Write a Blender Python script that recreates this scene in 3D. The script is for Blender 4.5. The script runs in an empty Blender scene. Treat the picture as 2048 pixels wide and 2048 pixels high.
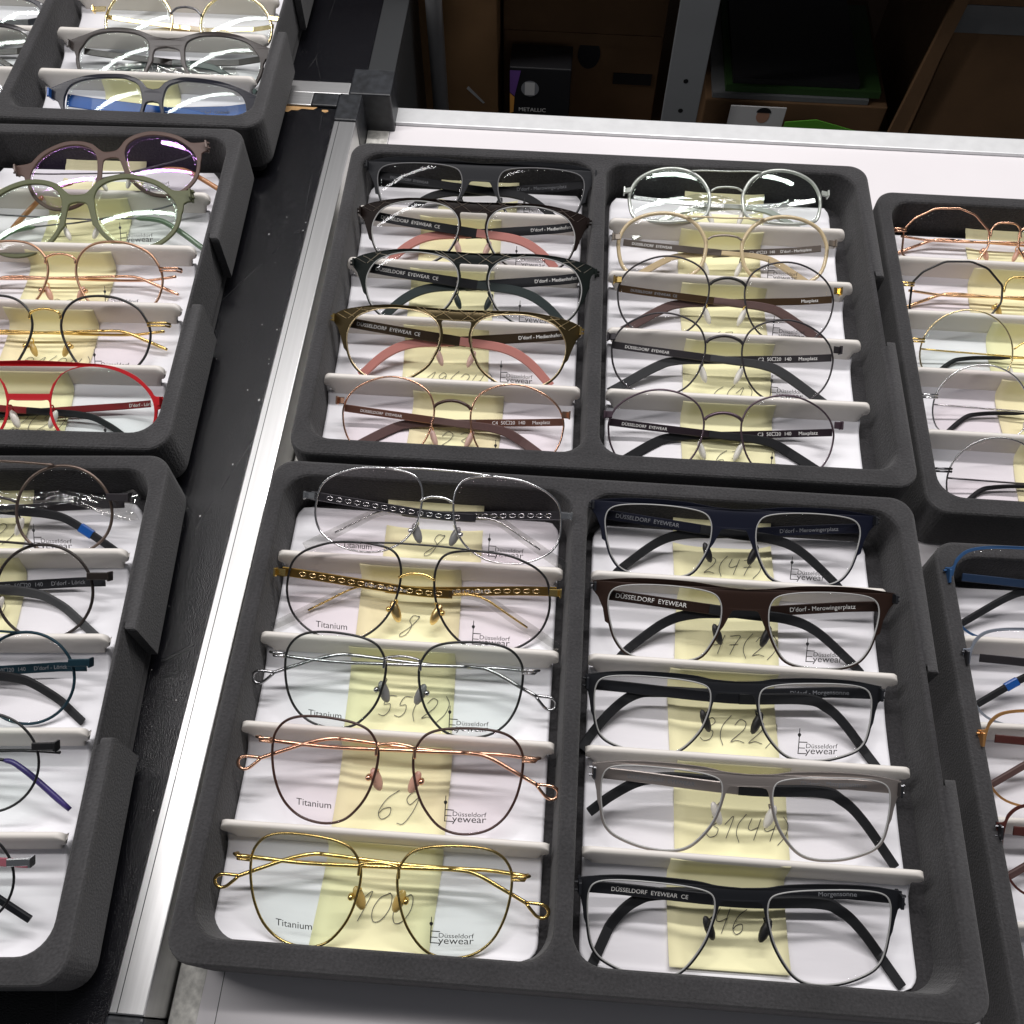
import bpy, bmesh, math, random
import numpy as np
from mathutils import Vector, Matrix

# ------------------------------------------------------------------ scene, camera, light
S = 0.0009                     # one drawing unit (about a millimetre) in metres
scn = bpy.context.scene
COL = scn.collection
random.seed(4)
cam = bpy.data.cameras.new("camera")
cam.sensor_width = 36.0
cam.lens = 36.0 * 1908.5 / 2048.0
cam.clip_start = 0.01
cam.clip_end = 50.0
camo = bpy.data.objects.new("camera", cam)
COL.objects.link(camo)
_p, _y, _r = 1.05898, -0.062818, 0.0083737
_f = np.array([math.sin(_y) * math.cos(_p), math.cos(_y) * math.cos(_p), -math.sin(_p)])
_x = np.array([math.cos(_y), -math.sin(_y), 0.0])
_u = np.cross(_x, _f)
_x2 = math.cos(_r) * _x + math.sin(_r) * _u
_u2 = -math.sin(_r) * _x + math.cos(_r) * _u
camo.matrix_world = Matrix(((_x2[0], _u2[0], -_f[0], 157.786 * S), (_x2[1], _u2[1], -_f[1], -22.381 * S),
                            (_x2[2], _u2[2], -_f[2], 472.741 * S), (0, 0, 0, 1)))
scn.camera = camo

world = bpy.data.worlds.new("World")
scn.world = world
world.use_nodes = True
_bg = world.node_tree.nodes["Background"]
_bg.inputs[0].default_value = (0.90, 0.93, 1.0, 1)
_bg.inputs[1].default_value = 0.085


def strip_lamp(name, loc, size, power, rotz, color=(1, 0.97, 0.96), aim=None):
    l = bpy.data.lights.new(name, 'AREA')
    l.shape = 'RECTANGLE'
    l.size, l.size_y = size[0] * S, size[1] * S
    l.energy = power
    l.color = color
    o = bpy.data.objects.new(name, l)
    o.location = Vector(loc) * S
    o.rotation_euler = (0, 0, rotz)
    if aim is not None:
        d = (Vector(aim) - Vector(loc)).normalized()
        zax = -d
        xax = Vector((math.cos(rotz), math.sin(rotz), 0))
        yax = zax.cross(xax).normalized()
        xax = yax.cross(zax)
        o.rotation_euler = Matrix((xax, yax, zax)).transposed().to_euler()
    COL.objects.link(o)
    return o


strip_lamp("strip_lamp", (-580, 400, 1500), (2600, 55), 16.0, math.radians(8), aim=(100, 300, 0))
strip_lamp("strip_lamp", (420, 1080, 1500), (1500, 80), 20.0, math.radians(2), aim=(180, 250, 0))

vs = scn.view_settings
vs.view_transform = 'Standard'
vs.look = 'None'
vs.exposure = 0.0
vs.gamma = 1.0
vs.use_curve_mapping = False
scn.cycles.transparent_max_bounces = 32
scn.cycles.max_bounces = 10
scn.cycles.use_denoising = True


# ------------------------------------------------------------------ materials
MATS = {}


def mat(name, col=(0.5, 0.5, 0.5), rough=0.5, metal=0.0, bump=None, var=None, spec=0.5, coat=0.0, sheen=0.0, aniso=None):
    """bump=(scale, strength, distance mm); var=(scale, amount); aniso=(stretch vector)"""
    if name in MATS:
        return MATS[name]
    m = bpy.data.materials.new(name)
    m.use_nodes = True
    nt = m.node_tree
    b = nt.nodes["Principled BSDF"]
    b.inputs["Base Color"].default_value = (*col, 1)
    b.inputs["Roughness"].default_value = rough
    b.inputs["Metallic"].default_value = metal
    b.inputs["Specular IOR Level"].default_value = spec
    b.inputs["Coat Weight"].default_value = coat
    b.inputs["Sheen Weight"].default_value = sheen
    if sheen:
        b.inputs["Sheen Roughness"].default_value = 0.6
    if bump or var:
        tc = nt.nodes.new("ShaderNodeTexCoord")
        mp = nt.nodes.new("ShaderNodeMapping")
        mp.inputs["Scale"].default_value = tuple((1 / S) * a for a in (aniso or (1, 1, 1)))
        nt.links.new(tc.outputs["Object"], mp.inputs[0])
    if bump:
        n = nt.nodes.new("ShaderNodeTexNoise")
        n.inputs["Scale"].default_value = bump[0]
        n.inputs["Detail"].default_value = 3
        nt.links.new(mp.outputs[0], n.inputs["Vector"])
        bp = nt.nodes.new("ShaderNodeBump")
        bp.inputs["Strength"].default_value = bump[1]
        bp.inputs["Distance"].default_value = bump[2] * S
        nt.links.new(n.outputs["Fac"], bp.inputs["Height"])
        nt.links.new(bp.outputs[0], b.inputs["Normal"])
    if var:
        n2 = nt.nodes.new("ShaderNodeTexNoise")
        n2.inputs["Scale"].default_value = var[0]
        n2.inputs["Detail"].default_value = 5
        nt.links.new(mp.outputs[0], n2.inputs["Vector"])
        r = nt.nodes.new("ShaderNodeMapRange")
        r.inputs[1].default_value = 0.3
        r.inputs[2].default_value = 0.7
        r.inputs[3].default_value = 1 - var[1]
        r.inputs[4].default_value = 1 + var[1]
        nt.links.new(n2.outputs["Fac"], r.inputs[0])
        mx = nt.nodes.new("ShaderNodeVectorMath")
        mx.operation = 'SCALE'
        mx.inputs[0].default_value = col
        nt.links.new(r.outputs[0], mx.inputs["Scale"])
        nt.links.new(mx.outputs[0], b.inputs["Base Color"])
    MATS[name] = m
    return m


def lens_mat(name, tint, refl, refl_col=(1, 1, 1)):
    """clear coated lens: sees straight through with a tint, mirrors by Fresnel with a coloured coating"""
    if name in MATS:
        return MATS[name]
    m = bpy.data.materials.new(name)
    m.use_nodes = True
    nt = m.node_tree
    nt.nodes.remove(nt.nodes["Principled BSDF"])
    out = nt.nodes["Material Output"]
    tr = nt.nodes.new("ShaderNodeBsdfTransparent")
    tr.inputs[0].default_value = (*tint, 1)
    gl = nt.nodes.new("ShaderNodeBsdfGlossy")
    gl.inputs["Color"].default_value = (*refl_col, 1)
    gl.inputs["Roughness"].default_value = 0.02
    lw = nt.nodes.new("ShaderNodeLayerWeight")
    lw.inputs["Blend"].default_value = 0.5
    pw = nt.nodes.new("ShaderNodeMath")
    pw.operation = 'POWER'
    pw.inputs[1].default_value = 5.0
    nt.links.new(lw.outputs["Facing"], pw.inputs[0])
    ml = nt.nodes.new("ShaderNodeMath")
    ml.operation = 'MULTIPLY_ADD'
    ml.inputs[1].default_value = min(0.96 * refl, 0.7)
    ml.inputs[2].default_value = 0.04 * refl
    nt.links.new(pw.outputs[0], ml.inputs[0])
    tc = nt.nodes.new("ShaderNodeTexCoord")
    nz = nt.nodes.new("ShaderNodeTexNoise")
    nz.inputs["Scale"].default_value = 0.07 / S
    nz.inputs["Detail"].default_value = 6
    nt.links.new(tc.outputs["Object"], nz.inputs["Vector"])
    rg = nt.nodes.new("ShaderNodeMapRange")
    rg.inputs[1].default_value = 0.45
    rg.inputs[2].default_value = 0.75
    rg.inputs[3].default_value = 0.03
    rg.inputs[4].default_value = 0.05
    nt.links.new(nz.outputs["Fac"], rg.inputs[0])
    nt.links.new(rg.outputs[0], gl.inputs["Roughness"])
    mx = nt.nodes.new("ShaderNodeMixShader")
    nt.links.new(ml.outputs[0], mx.inputs[0])
    nt.links.new(tr.outputs[0], mx.inputs[1])
    nt.links.new(gl.outputs[0], mx.inputs[2])
    nt.links.new(mx.outputs[0], out.inputs[0])
    MATS[name] = m
    return m


def metal(name, col=(0.7, 0.7, 0.7), rough=0.22):
    return mat(name, col, rough, 1.0)


GOLD = metal("gold_metal", (0.83, 0.60, 0.22))
ROSE = metal("rose_gold_metal", (0.80, 0.47, 0.32))
SILVER = metal("silver_metal", (0.72, 0.73, 0.74))
DARKSTEEL = metal("dark_steel", (0.16, 0.16, 0.17), 0.3)
GUN = mat("gunmetal_paint", (0.055, 0.05, 0.055), 0.35, 0.6)
BLACKLINE = mat("black_enamel", (0.012, 0.012, 0.013), 0.3)
BLACKM = mat("black_matt_sheet", (0.012, 0.013, 0.016), 0.55, spec=0.22)
NAVY = mat("navy_sheet", (0.0045, 0.006, 0.016), 0.55, spec=0.22)
BROWNM = mat("brown_sheet", (0.030, 0.016, 0.012), 0.45, 0.3, spec=0.22)
GREYM = mat("brushed_grey_sheet", (0.36, 0.32, 0.30), 0.42, 0.7, bump=(1.0, 0.3, 0.2), aniso=(0.2, 3, 3))
REDM = mat("red_sheet", (0.48, 0.008, 0.014), 0.38)
BLUEM = mat("blue_sheet", (0.03, 0.085, 0.20), 0.45, 0.2, spec=0.3)
LBLUE = mat("pale_grey_blue_sheet", (0.30, 0.33, 0.39), 0.4, 0.5)
ORANGEM = mat("copper_sheet", (0.62, 0.32, 0.12), 0.35, 0.7)
MAROON = mat("maroon_sheet", (0.09, 0.025, 0.02), 0.4, 0.2)
TEAL = mat("dark_teal_sheet", (0.012, 0.035, 0.05), 0.4, 0.3, spec=0.22)
RUBBER = mat("black_rubber", (0.014, 0.015, 0.017), 0.65, bump=(4, 0.2, 0.1), spec=0.25)
GREENRUB = mat("dark_green_rubber", (0.012, 0.024, 0.024), 0.5)
PINKRUB = mat("dusky_pink_rubber", (0.50, 0.20, 0.17), 0.55)
BROWNRUB = mat("brown_rubber", (0.10, 0.055, 0.05), 0.6)
GREYRUB = mat("grey_rubber", (0.045, 0.047, 0.05), 0.6, spec=0.3)
CLEARTIP = lens_mat("clear_acetate", (0.88, 0.88, 0.87), 1.6)
CHAMPAGNE = mat("champagne_acetate", (0.62, 0.50, 0.31), 0.2, spec=0.6, coat=0.4)
SILVERACE = mat("silvery_clear_acetate", (0.50, 0.53, 0.49), 0.2, 0.35, coat=0.4)
BROWNACE = mat("mauve_brown_acetate", (0.095, 0.058, 0.048), 0.45, spec=0.25)
GREENACE = mat("olive_green_acetate", (0.105, 0.115, 0.058), 0.45, spec=0.25)
TANTIP = mat("tan_tip", (0.48, 0.22, 0.09), 0.3, coat=0.3)
GREENTIP = mat("green_tip", (0.10, 0.16, 0.10), 0.3, coat=0.3)
INDIGO = mat("indigo_black_acetate", (0.014, 0.015, 0.024), 0.28, spec=0.4)
SMOKE = mat("smoke_brown_acetate", (0.045, 0.037, 0.034), 0.28, spec=0.4)
BLUETIP = mat("bright_blue_tip", (0.01, 0.09, 0.36), 0.3)
BLUECLEAR = lens_mat("clear_blue_acetate", (0.12, 0.30, 0.75), 2.0)
PADCLEAR = mat("milky_silicone", (0.72, 0.70, 0.64), 0.25, spec=0.6)
PADBLACK = mat("black_pad", (0.012, 0.012, 0.013), 0.45)
PADPINK = mat("pink_pad", (0.62, 0.42, 0.36), 0.3)
PRINTB = mat("black_print", (0.02, 0.02, 0.022), 0.6)
PRINTW = mat("white_print", (0.85, 0.85, 0.83), 0.6)
PRINTG = mat("grey_print", (0.22, 0.23, 0.25), 0.6)
EDGELIGHT = mat("pale_lens_edge", (0.36, 0.36, 0.355), 0.3)
INK = mat("pen_ink", (0.06, 0.057, 0.062), 0.7)
LENS = lens_mat("clear_lens", (0.972, 0.968, 0.968), 0.16, (0.95, 0.97, 1.0))
LENSG = lens_mat("clear_lens_green_coat", (0.948, 0.967, 0.957), 0.14, (0.75, 1.0, 0.85))
LENSP = lens_mat("clear_lens_rose_coat", (0.967, 0.948, 0.953), 0.14, (1.0, 0.8, 0.9))
LENSGS = lens_mat("green_coated_lens", (0.955, 0.975, 0.955), 0.9, (0.8, 1.0, 0.85))
LENSV = lens_mat("violet_coated_lens", (0.95, 0.94, 0.95), 1.5, (0.75, 0.38, 1.0))
LENSS = lens_mat("mirror_coated_lens", (0.95, 0.965, 0.955), 0.55, (0.88, 1.0, 0.95))

FOAM = mat("charcoal_foam", (0.031, 0.030, 0.032), 0.95, bump=(0.8, 0.6, 1.0), var=(0.7, 0.30), spec=0.15, sheen=0.15)
def wear(m):
    nt = m.node_tree
    b = nt.nodes["Principled BSDF"]
    src = b.inputs["Base Color"].links[0].from_socket
    g = nt.nodes.new("ShaderNodeNewGeometry")
    r = nt.nodes.new("ShaderNodeMapRange")
    r.inputs[1].default_value = 0.505
    r.inputs[2].default_value = 0.56
    r.inputs[3].default_value = 0.0
    r.inputs[4].default_value = 0.032
    nt.links.new(g.outputs["Pointiness"], r.inputs[0])
    tc = nt.nodes.new("ShaderNodeTexCoord")
    n = nt.nodes.new("ShaderNodeTexNoise")
    n.inputs["Scale"].default_value = 0.022 / S
    n.inputs["Detail"].default_value = 6
    nt.links.new(tc.outputs["Object"], n.inputs["Vector"])
    r2 = nt.nodes.new("ShaderNodeMapRange")
    r2.inputs[1].default_value = 0.3
    r2.inputs[2].default_value = 0.7
    r2.inputs[3].default_value = 0.72
    r2.inputs[4].default_value = 1.28
    nt.links.new(n.outputs["Fac"], r2.inputs[0])
    a = nt.nodes.new("ShaderNodeVectorMath")
    a.operation = 'SCALE'
    nt.links.new(src, a.inputs[0])
    nt.links.new(r2.outputs[0], a.inputs["Scale"])
    c = nt.nodes.new("ShaderNodeVectorMath")
    c.operation = 'ADD'
    nt.links.new(a.outputs[0], c.inputs[0])
    nt.links.new(r.outputs[0], c.inputs[1])
    nt.links.new(c.outputs[0], b.inputs["Base Color"])


wear(FOAM)
INSERTM = mat("white_flocked_plastic", (0.785, 0.78, 0.815), 0.42, var=(0.06, 0.035), bump=(0.05, 0.16, 2.0), aniso=(0.25, 1.6, 1.6), spec=0.4)
FLAPM = mat("shade_warmed_flap_plastic", (0.76, 0.725, 0.68), 0.45, bump=(2.5, 0.12, 0.2), spec=0.4)  # white flap; the warm beige of its shaded face is mixed into the colour
NOTEM = mat("yellow_paper", (0.89, 0.855, 0.54), 0.85, bump=(0.06, 0.2, 0.6), spec=0.2)
ALU = mat("brushed_aluminium", (0.62, 0.62, 0.62), 0.36, 1.0, bump=(0.8, 0.12, 0.15), var=(0.12, 0.07), aniso=(3, 0.06, 1))
ALUX = mat("brushed_aluminium_cross", (0.74, 0.74, 0.74), 0.40, 1.0, bump=(0.8, 0.12, 0.15), var=(0.12, 0.07), aniso=(0.06, 3, 1))
DARKALU = mat("dark_trim_and_shaded_rail", (0.03, 0.032, 0.034), 0.4)  # dark trim; on the rear side rail the darkness stands in for shade
BRACKET = mat("black_corner_plastic", (0.022, 0.024, 0.028), 0.42, bump=(0.25, 0.3, 0.4), var=(0.15, 0.5))
WHITETOP = mat("white_laminate", (0.80, 0.77, 0.79), 0.35, var=(0.006, 0.03))
SCUFFED = mat("scuffed_white_edge", (0.62, 0.61, 0.57), 0.5, 0.2, bump=(0.3, 0.3, 0.3), var=(0.22, 0.30))
WHITERAIL = mat("white_rail", (0.78, 0.79, 0.80), 0.35, 0.2, bump=(0.2, 0.1, 0.2), var=(0.1, 0.05))
CARD = mat("brown_cardboard", (0.27, 0.15, 0.065), 0.85, bump=(0.2, 0.2, 0.3), var=(0.02, 0.12))
CARDD = mat("shade_darkened_cardboard", (0.15, 0.082, 0.037), 0.85, bump=(0.2, 0.2, 0.3), var=(0.02, 0.15))  # same brown card, darkened in the colour to deepen the background shade
BLACKCARD = mat("black_printed_card", (0.012, 0.012, 0.014), 0.5)
FLOORM = mat("dark_floor", (0.05, 0.045, 0.04), 0.8, var=(0.01, 0.2))
WOOD = mat("chipped_plywood", (0.55, 0.33, 0.14), 0.8, var=(0.3, 0.2))
PAPER = mat("white_paper", (0.62, 0.62, 0.62), 0.7)
LEAFGREEN = mat("green_print", (0.10, 0.34, 0.03), 0.6)
GREYPRINT = mat("grey_cover", (0.16, 0.165, 0.17), 0.6)
DEEPGREEN = mat("shade_darkened_green_cover", (0.025, 0.07, 0.015), 0.6)  # green darkened to stand in for the shade in the rack
POSTM = mat("grey_tube", (0.34, 0.34, 0.35), 0.4, 0.5)
SHELFM = mat("grey_painted_upright", (0.24, 0.25, 0.26), 0.5)
SPECK = mat("dust_speck", (0.6, 0.6, 0.58), 0.9)


def pebble_mat():
    m = bpy.data.materials.new("black_pebbled_plastic")
    m.use_nodes = True
    nt = m.node_tree
    b = nt.nodes["Principled BSDF"]
    b.inputs["Roughness"].default_value = 0.15
    b.inputs["Specular IOR Level"].default_value = 0.38
    tc = nt.nodes.new("ShaderNodeTexCoord")
    mp = nt.nodes.new("ShaderNodeMapping")
    mp.inputs["Scale"].default_value = (1 / S,) * 3
    nt.links.new(tc.outputs["Object"], mp.inputs[0])
    n = nt.nodes.new("ShaderNodeTexNoise")
    n.inputs["Scale"].default_value = 1.4
    n.inputs["Detail"].default_value = 2
    nt.links.new(mp.outputs[0], n.inputs["Vector"])
    bp = nt.nodes.new("ShaderNodeBump")
    bp.inputs["Strength"].default_value = 0.6
    bp.inputs["Distance"].default_value = 0.5 * S
    nt.links.new(n.outputs["Fac"], bp.inputs["Height"])
    nt.links.new(bp.outputs[0], b.inputs["Normal"])
    # thin scratches: two stretched voronoi edge nets with a mask
    mixed = None
    for ang, sc, th in ((0.5, 0.011, 0.0016), (2.2, 0.008, 0.0012)):
        m2 = nt.nodes.new("ShaderNodeMapping")
        m2.inputs["Rotation"].default_value = (0, 0, ang)
        m2.inputs["Scale"].default_value = (1 / S, 0.25 / S, 1 / S)
        nt.links.new(tc.outputs["Object"], m2.inputs[0])
        v = nt.nodes.new("ShaderNodeTexVoronoi")
        v.feature = 'DISTANCE_TO_EDGE'
        v.inputs["Scale"].default_value = sc
        nt.links.new(m2.outputs[0], v.inputs["Vector"])
        lt = nt.nodes.new("ShaderNodeMath")
        lt.operation = 'LESS_THAN'
        lt.inputs[1].default_value = th
        nt.links.new(v.outputs["Distance"], lt.inputs[0])
        if mixed is None:
            mixed = lt
        else:
            ad = nt.nodes.new("ShaderNodeMath")
            ad.operation = 'MAXIMUM'
            nt.links.new(mixed.outputs[0], ad.inputs[0])
            nt.links.new(lt.outputs[0], ad.inputs[1])
            mixed = ad
    n3 = nt.nodes.new("ShaderNodeTexNoise")
    n3.inputs["Scale"].default_value = 0.03
    nt.links.new(mp.outputs[0], n3.inputs["Vector"])
    gt = nt.nodes.new("ShaderNodeMapRange")
    gt.inputs[1].default_value = 0.48
    gt.inputs[2].default_value = 0.62
    gt.inputs[4].default_value = 0.35
    nt.links.new(n3.outputs["Fac"], gt.inputs[0])
    mm = nt.nodes.new("ShaderNodeMath")
    mm.operation = 'MULTIPLY'
    nt.links.new(mixed.outputs[0], mm.inputs[0])
    nt.links.new(gt.outputs[0], mm.inputs[1])
    mc = nt.nodes.new("ShaderNodeMix")
    mc.data_type = 'RGBA'
    mc.inputs[6].default_value = (0.007, 0.007, 0.009, 1)
    mc.inputs[7].default_value = (0.10, 0.10, 0.10, 1)
    nt.links.new(mm.outputs[0], mc.inputs[0])
    nt.links.new(mc.outputs[2], b.inputs["Base Color"])
    return m


PEBBLE = pebble_mat()


# ------------------------------------------------------------------ mesh helpers (drawing units in, metres out)
def link(o, parent=None):
    COL.objects.link(o)
    if parent is not None:
        o.parent = parent
    return o


def mesh_obj(name, V, F, material, parent=None, smooth=False, k=1.0):
    me = bpy.data.meshes.new(name)
    me.from_pydata([(v[0] * S * k, v[1] * S * k, v[2] * S * k) for v in V], [], F)
    me.materials.append(material)
    if smooth:
        me.polygons.foreach_set("use_smooth", [True] * len(me.polygons))
    me.update()
    return link(bpy.data.objects.new(name, me), parent)


def tag(o, label, cat, group=None):
    o["label"] = label
    o["category"] = cat
    if group:
        o["group"] = group
    return o


def kind(o, k):
    o["kind"] = k
    return o


def empty(name, loc=(0, 0, 0), rz=0.0, mw=None):
    o = bpy.data.objects.new(name, None)
    o.empty_display_size = 0.01
    if mw is not None:
        o.matrix_world = mw
    else:
        o.location = Vector(loc) * S
        o.rotation_euler = (0, 0, rz)
    COL.objects.link(o)
    return o


class MB:
    """collects pieces into one mesh"""
    def __init__(self):
        self.V, self.F = [], []

    def add(self, V, F):
        n = len(self.V)
        self.V += [tuple(v) for v in V]
        self.F += [tuple(i + n for i in f) for f in F]
        return self

    def box(self, x0, x1, y0, y1, z0, z1):
        V = [(x, y, z) for z in (z0, z1) for y in (y0, y1) for x in (x0, x1)]
        return self.add(V, [(0, 2, 3, 1), (4, 5, 7, 6), (0, 1, 5, 4), (2, 6, 7, 3), (0, 4, 6, 2), (1, 3, 7, 5)])

    def build(self, name, material, parent=None, smooth=False, k=1.0):
        return mesh_obj(name, self.V, self.F, material, parent, smooth, k)


def bevel(o, w, seg=2):
    b = o.modifiers.new("bevel", 'BEVEL')
    b.width = w * S
    b.segments = seg
    b.limit_method = 'ANGLE'
    return o


def catmull(P, n=5, closed=True):
    P = np.array(P, float)
    m = len(P)
    out = []
    rng = range(m) if closed else range(m - 1)
    for i in rng:
        if closed:
            a, b, c, d = P[(i - 1) % m], P[i], P[(i + 1) % m], P[(i + 2) % m]
        else:
            b, c = P[i], P[i + 1]
            a = P[i - 1] if i > 0 else 2 * b - c
            d = P[i + 2] if i + 2 < m else 2 * c - b
        for t in np.arange(n) / n:
            out.append(0.5 * ((2 * b) + (c - a) * t + (2 * a - 5 * b + 4 * c - d) * t * t + (3 * b - a - 3 * c + d) * t ** 3))
    if not closed:
        out.append(P[-1])
    return np.array(out)


def offset(P, d):
    """offset a closed 2D polygon outwards by d"""
    P = np.array(P, float)
    a = np.roll(P, 1, 0)
    b = np.roll(P, -1, 0)
    t = b - a
    t /= np.linalg.norm(t, axis=1)[:, None] + 1e-9
    n = np.stack([t[:, 1], -t[:, 0]], 1)
    area = 0.5 * np.sum(P[:, 0] * np.roll(P[:, 1], -1) - P[:, 1] * np.roll(P[:, 0], -1))
    return P + n * d * (1 if area > 0 else -1)


def tube(P, r, closed=False, seg=8, flat=1.0):
    """round bar along a 3D path; flat squashes it along z"""
    P = np.array(P, float)
    m = len(P)
    rr = np.full(m, r, float) if np.isscalar(r) else np.array(r, float)
    V, F = [], []
    nrm = None
    for i in range(m):
        if closed:
            t = P[(i + 1) % m] - P[i - 1]
        else:
            t = P[min(i + 1, m - 1)] - P[max(i - 1, 0)]
        t = t / (np.linalg.norm(t) + 1e-9)
        if nrm is None:
            ref = np.array([0, 0, 1.0]) if abs(t[2]) < 0.9 else np.array([1.0, 0, 0])
            nrm = ref - t * (ref @ t)
        else:
            nrm = nrm - t * (nrm @ t)
        nrm = nrm / (np.linalg.norm(nrm) + 1e-9)
        bi = np.cross(t, nrm)
        for k in range(seg):
            a = 2 * math.pi * k / seg
            V.append(P[i] + rr[i] * (math.cos(a) * nrm * flat + math.sin(a) * bi))
    for i in range(m if closed else m - 1):
        j = (i + 1) % m
        for k in range(seg):
            l = (k + 1) % seg
            F.append((i * seg + k, i * seg + l, j * seg + l, j * seg + k))
    if not closed:
        F.append(tuple(range(seg))[::-1])
        F.append(tuple((m - 1) * seg + k for k in range(seg)))
    return V, F


def ribbon(P, h, t, seg=0):
    """strip standing in the lens plane: path P (x,y,z), height h (list or number) across the path, thickness t along z"""
    P = np.array(P, float)
    m = len(P)
    hh = np.full(m, h, float) if np.isscalar(h) else np.interp(np.linspace(0, 1, m), np.linspace(0, 1, len(h)), h)
    V, F = [], []
    e = min(t * 0.35, 0.5)
    for i in range(m):
        tt = P[min(i + 1, m - 1)] - P[max(i - 1, 0)]
        tt[2] = 0
        tt /= np.linalg.norm(tt) + 1e-9
        n = np.array([-tt[1], tt[0], 0])
        H, T = hh[i] / 2, t / 2
        for a, b in ((-H + e, -T), (-H, -T + e), (-H, T - e), (-H + e, T), (H - e, T), (H, T - e), (H, -T + e), (H - e, -T)):
            V.append(P[i] + n * a + np.array([0, 0, b]))
    for i in range(m - 1):
        for k in range(8):
            l = (k + 1) % 8
            F.append((i * 8 + k, i * 8 + l, (i + 1) * 8 + l, (i + 1) * 8 + k))
    F.append(tuple(range(8))[::-1])
    F.append(tuple((m - 1) * 8 + k for k in range(8)))
    return V, F


def curve_arrays(cu):
    """evaluate a curve or text datablock to plain vertex and face lists"""
    o = bpy.data.objects.new("scratch", cu)
    COL.objects.link(o)
    dg = bpy.context.evaluated_depsgraph_get()
    ev = o.evaluated_get(dg)
    me = bpy.data.meshes.new_from_object(ev)
    V = np.array([tuple(v.co) for v in me.vertices], float).reshape(-1, 3)
    F = [tuple(p.vertices) for p in me.polygons]
    bpy.data.objects.remove(o)
    bpy.data.meshes.remove(me)
    bpy.data.curves.remove(cu)
    return V, F


_TXT = {}


def text_arrays(s):
    """lettering as a flat mesh, cap height 1"""
    if s not in _TXT:
        cu = bpy.data.curves.new("text", 'FONT')
        cu.body = s
        cu.size = 1.4
        cu.resolution_u = 3
        cu.fill_mode = 'FRONT'
        V, F = curve_arrays(cu)
        _TXT[s] = (V, F)
    return _TXT[s]


def fill_loops(loops, thick, bev=0.12):
    """flat sheet with holes from closed 2D loops"""
    cu = bpy.data.curves.new("sheet", 'CURVE')
    cu.dimensions = '2D'
    cu.fill_mode = 'BOTH'
    cu.extrude = max(thick / 2 - bev, 0.01)
    cu.bevel_depth = bev
    cu.bevel_resolution = 1
    for L in loops:
        sp = cu.splines.new('POLY')
        sp.points.add(len(L) - 1)
        for p, q in zip(sp.points, L):
            p.co = (q[0], q[1], 0, 1)
        sp.use_cyclic_u = True
    return curve_arrays(cu)


# ------------------------------------------------------------------ lettering helpers
def text_mesh(name, s, material, parent, x, y, z, width=None, cap=None, rot=0.0, zfun=None, k=1.0, slant=0.0):
    """text whose baseline starts at x, y; either the width or the cap height is given"""
    V, F = text_arrays(s)
    V = V.copy()
    w = V[:, 0].max() - V[:, 0].min()
    sc = width / w if width else cap
    V[:, 0] -= V[:, 0].min()
    V *= sc
    V[:, 0] += slant * V[:, 1]
    c, q = math.cos(rot), math.sin(rot)
    X = x + V[:, 0] * c - V[:, 1] * q
    Y = y + V[:, 0] * q + V[:, 1] * c
    Zs = [z + (zfun(a, b) if zfun else 0.0) for a, b in zip(X, Y)]
    return mesh_obj(name, list(zip(X, Y, Zs)), F, material, parent, k=k)


def logo_arrays():
    """shop emblem: tall E carrying a television tower, two words beside it"""
    m = MB()

    def quad(x0, y0, x1, y1):
        m.add([(x0, y0, 0), (x1, y0, 0), (x1, y1, 0), (x0, y1, 0)], [(0, 1, 2, 3)])
    quad(0, 0, 0.5, 6.6)
    quad(0.5, 0, 4.6, 0.5)
    quad(0.5, 3.0, 3.6, 3.45)
    quad(0.5, 6.1, 4.6, 6.6)
    quad(0.02, 6.6, 0.48, 9.2)
    m.add([(0.25, 8.7, 0), (1.0, 9.7, 0), (1.15, 10.4, 0), (0.75, 11.0, 0), (-0.25, 11.0, 0), (-0.65, 10.4, 0), (-0.5, 9.7, 0)], [tuple(range(7))])
    quad(0.05, 11.0, 0.45, 13.6)
    for s, x, y, w in (("Düsseldorf", 4.1, 3.3, 16.6), ("yewear", 3.9, 0.15, 16.8)):
        V, F = text_arrays(s)
        V = V.copy()
        V[:, 0] -= V[:, 0].min()
        V *= w / V[:, 0].max()
        V[:, 0] += x
        V[:, 1] = V[:, 1] * 0.92 + y
        m.add(V, F)
    return np.array(m.V), m.F


LOGO = logo_arrays()


# ------------------------------------------------------------------ spectacle shapes (right lens outlines, traced in lens-plane units)
def circle(cx, cy, r, n=28, ry=None):
    return [(cx + r * math.cos(a), cy + (ry or r) * math.sin(a)) for a in [math.pi - 2 * math.pi * i / n for i in range(n)]]


PILOT = [(9.5, 5), (12, 12), (17, 15.8), (26, 17.6), (36, 17.9), (48, 16.9), (58, 13.8), (66, 9.7), (71.5, 3.5), (73.6, -7), (73, -15.5), (69.5, -25), (62.5, -33), (53, -38.5), (43, -40.2), (33, -38.7), (24.5, -33.5), (17.3, -25), (12.2, -14.5), (9.7, -4)]
HEXW = [(9, -1), (11, 4), (14.5, 8), (20.5, 10.6), (29, 12), (40, 12.4), (50.5, 11.2), (57.5, 8), (61.8, 2.6), (63, -3.5), (62.3, -12.5), (60, -21.8), (55.5, -31), (48.5, -37.5), (40, -40.4), (31, -40.4), (23, -36.8), (16.3, -28.8), (12.2, -20.5), (9.8, -12), (8.8, -6)]
SQ2 = [(12, -7), (13.2, -1.4), (18.5, 1.2), (31, 2.7), (50.4, 3.1), (62.9, 2.2), (68.9, 0.2), (71.4, -3.6), (71.9, -9), (71.4, -16.4), (69.8, -25.6), (67.3, -30.9), (62.6, -34.8), (53, -38.5), (44, -40), (35, -39.8), (28, -37.4), (22.3, -32), (16.5, -23), (13.3, -14)]
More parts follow.
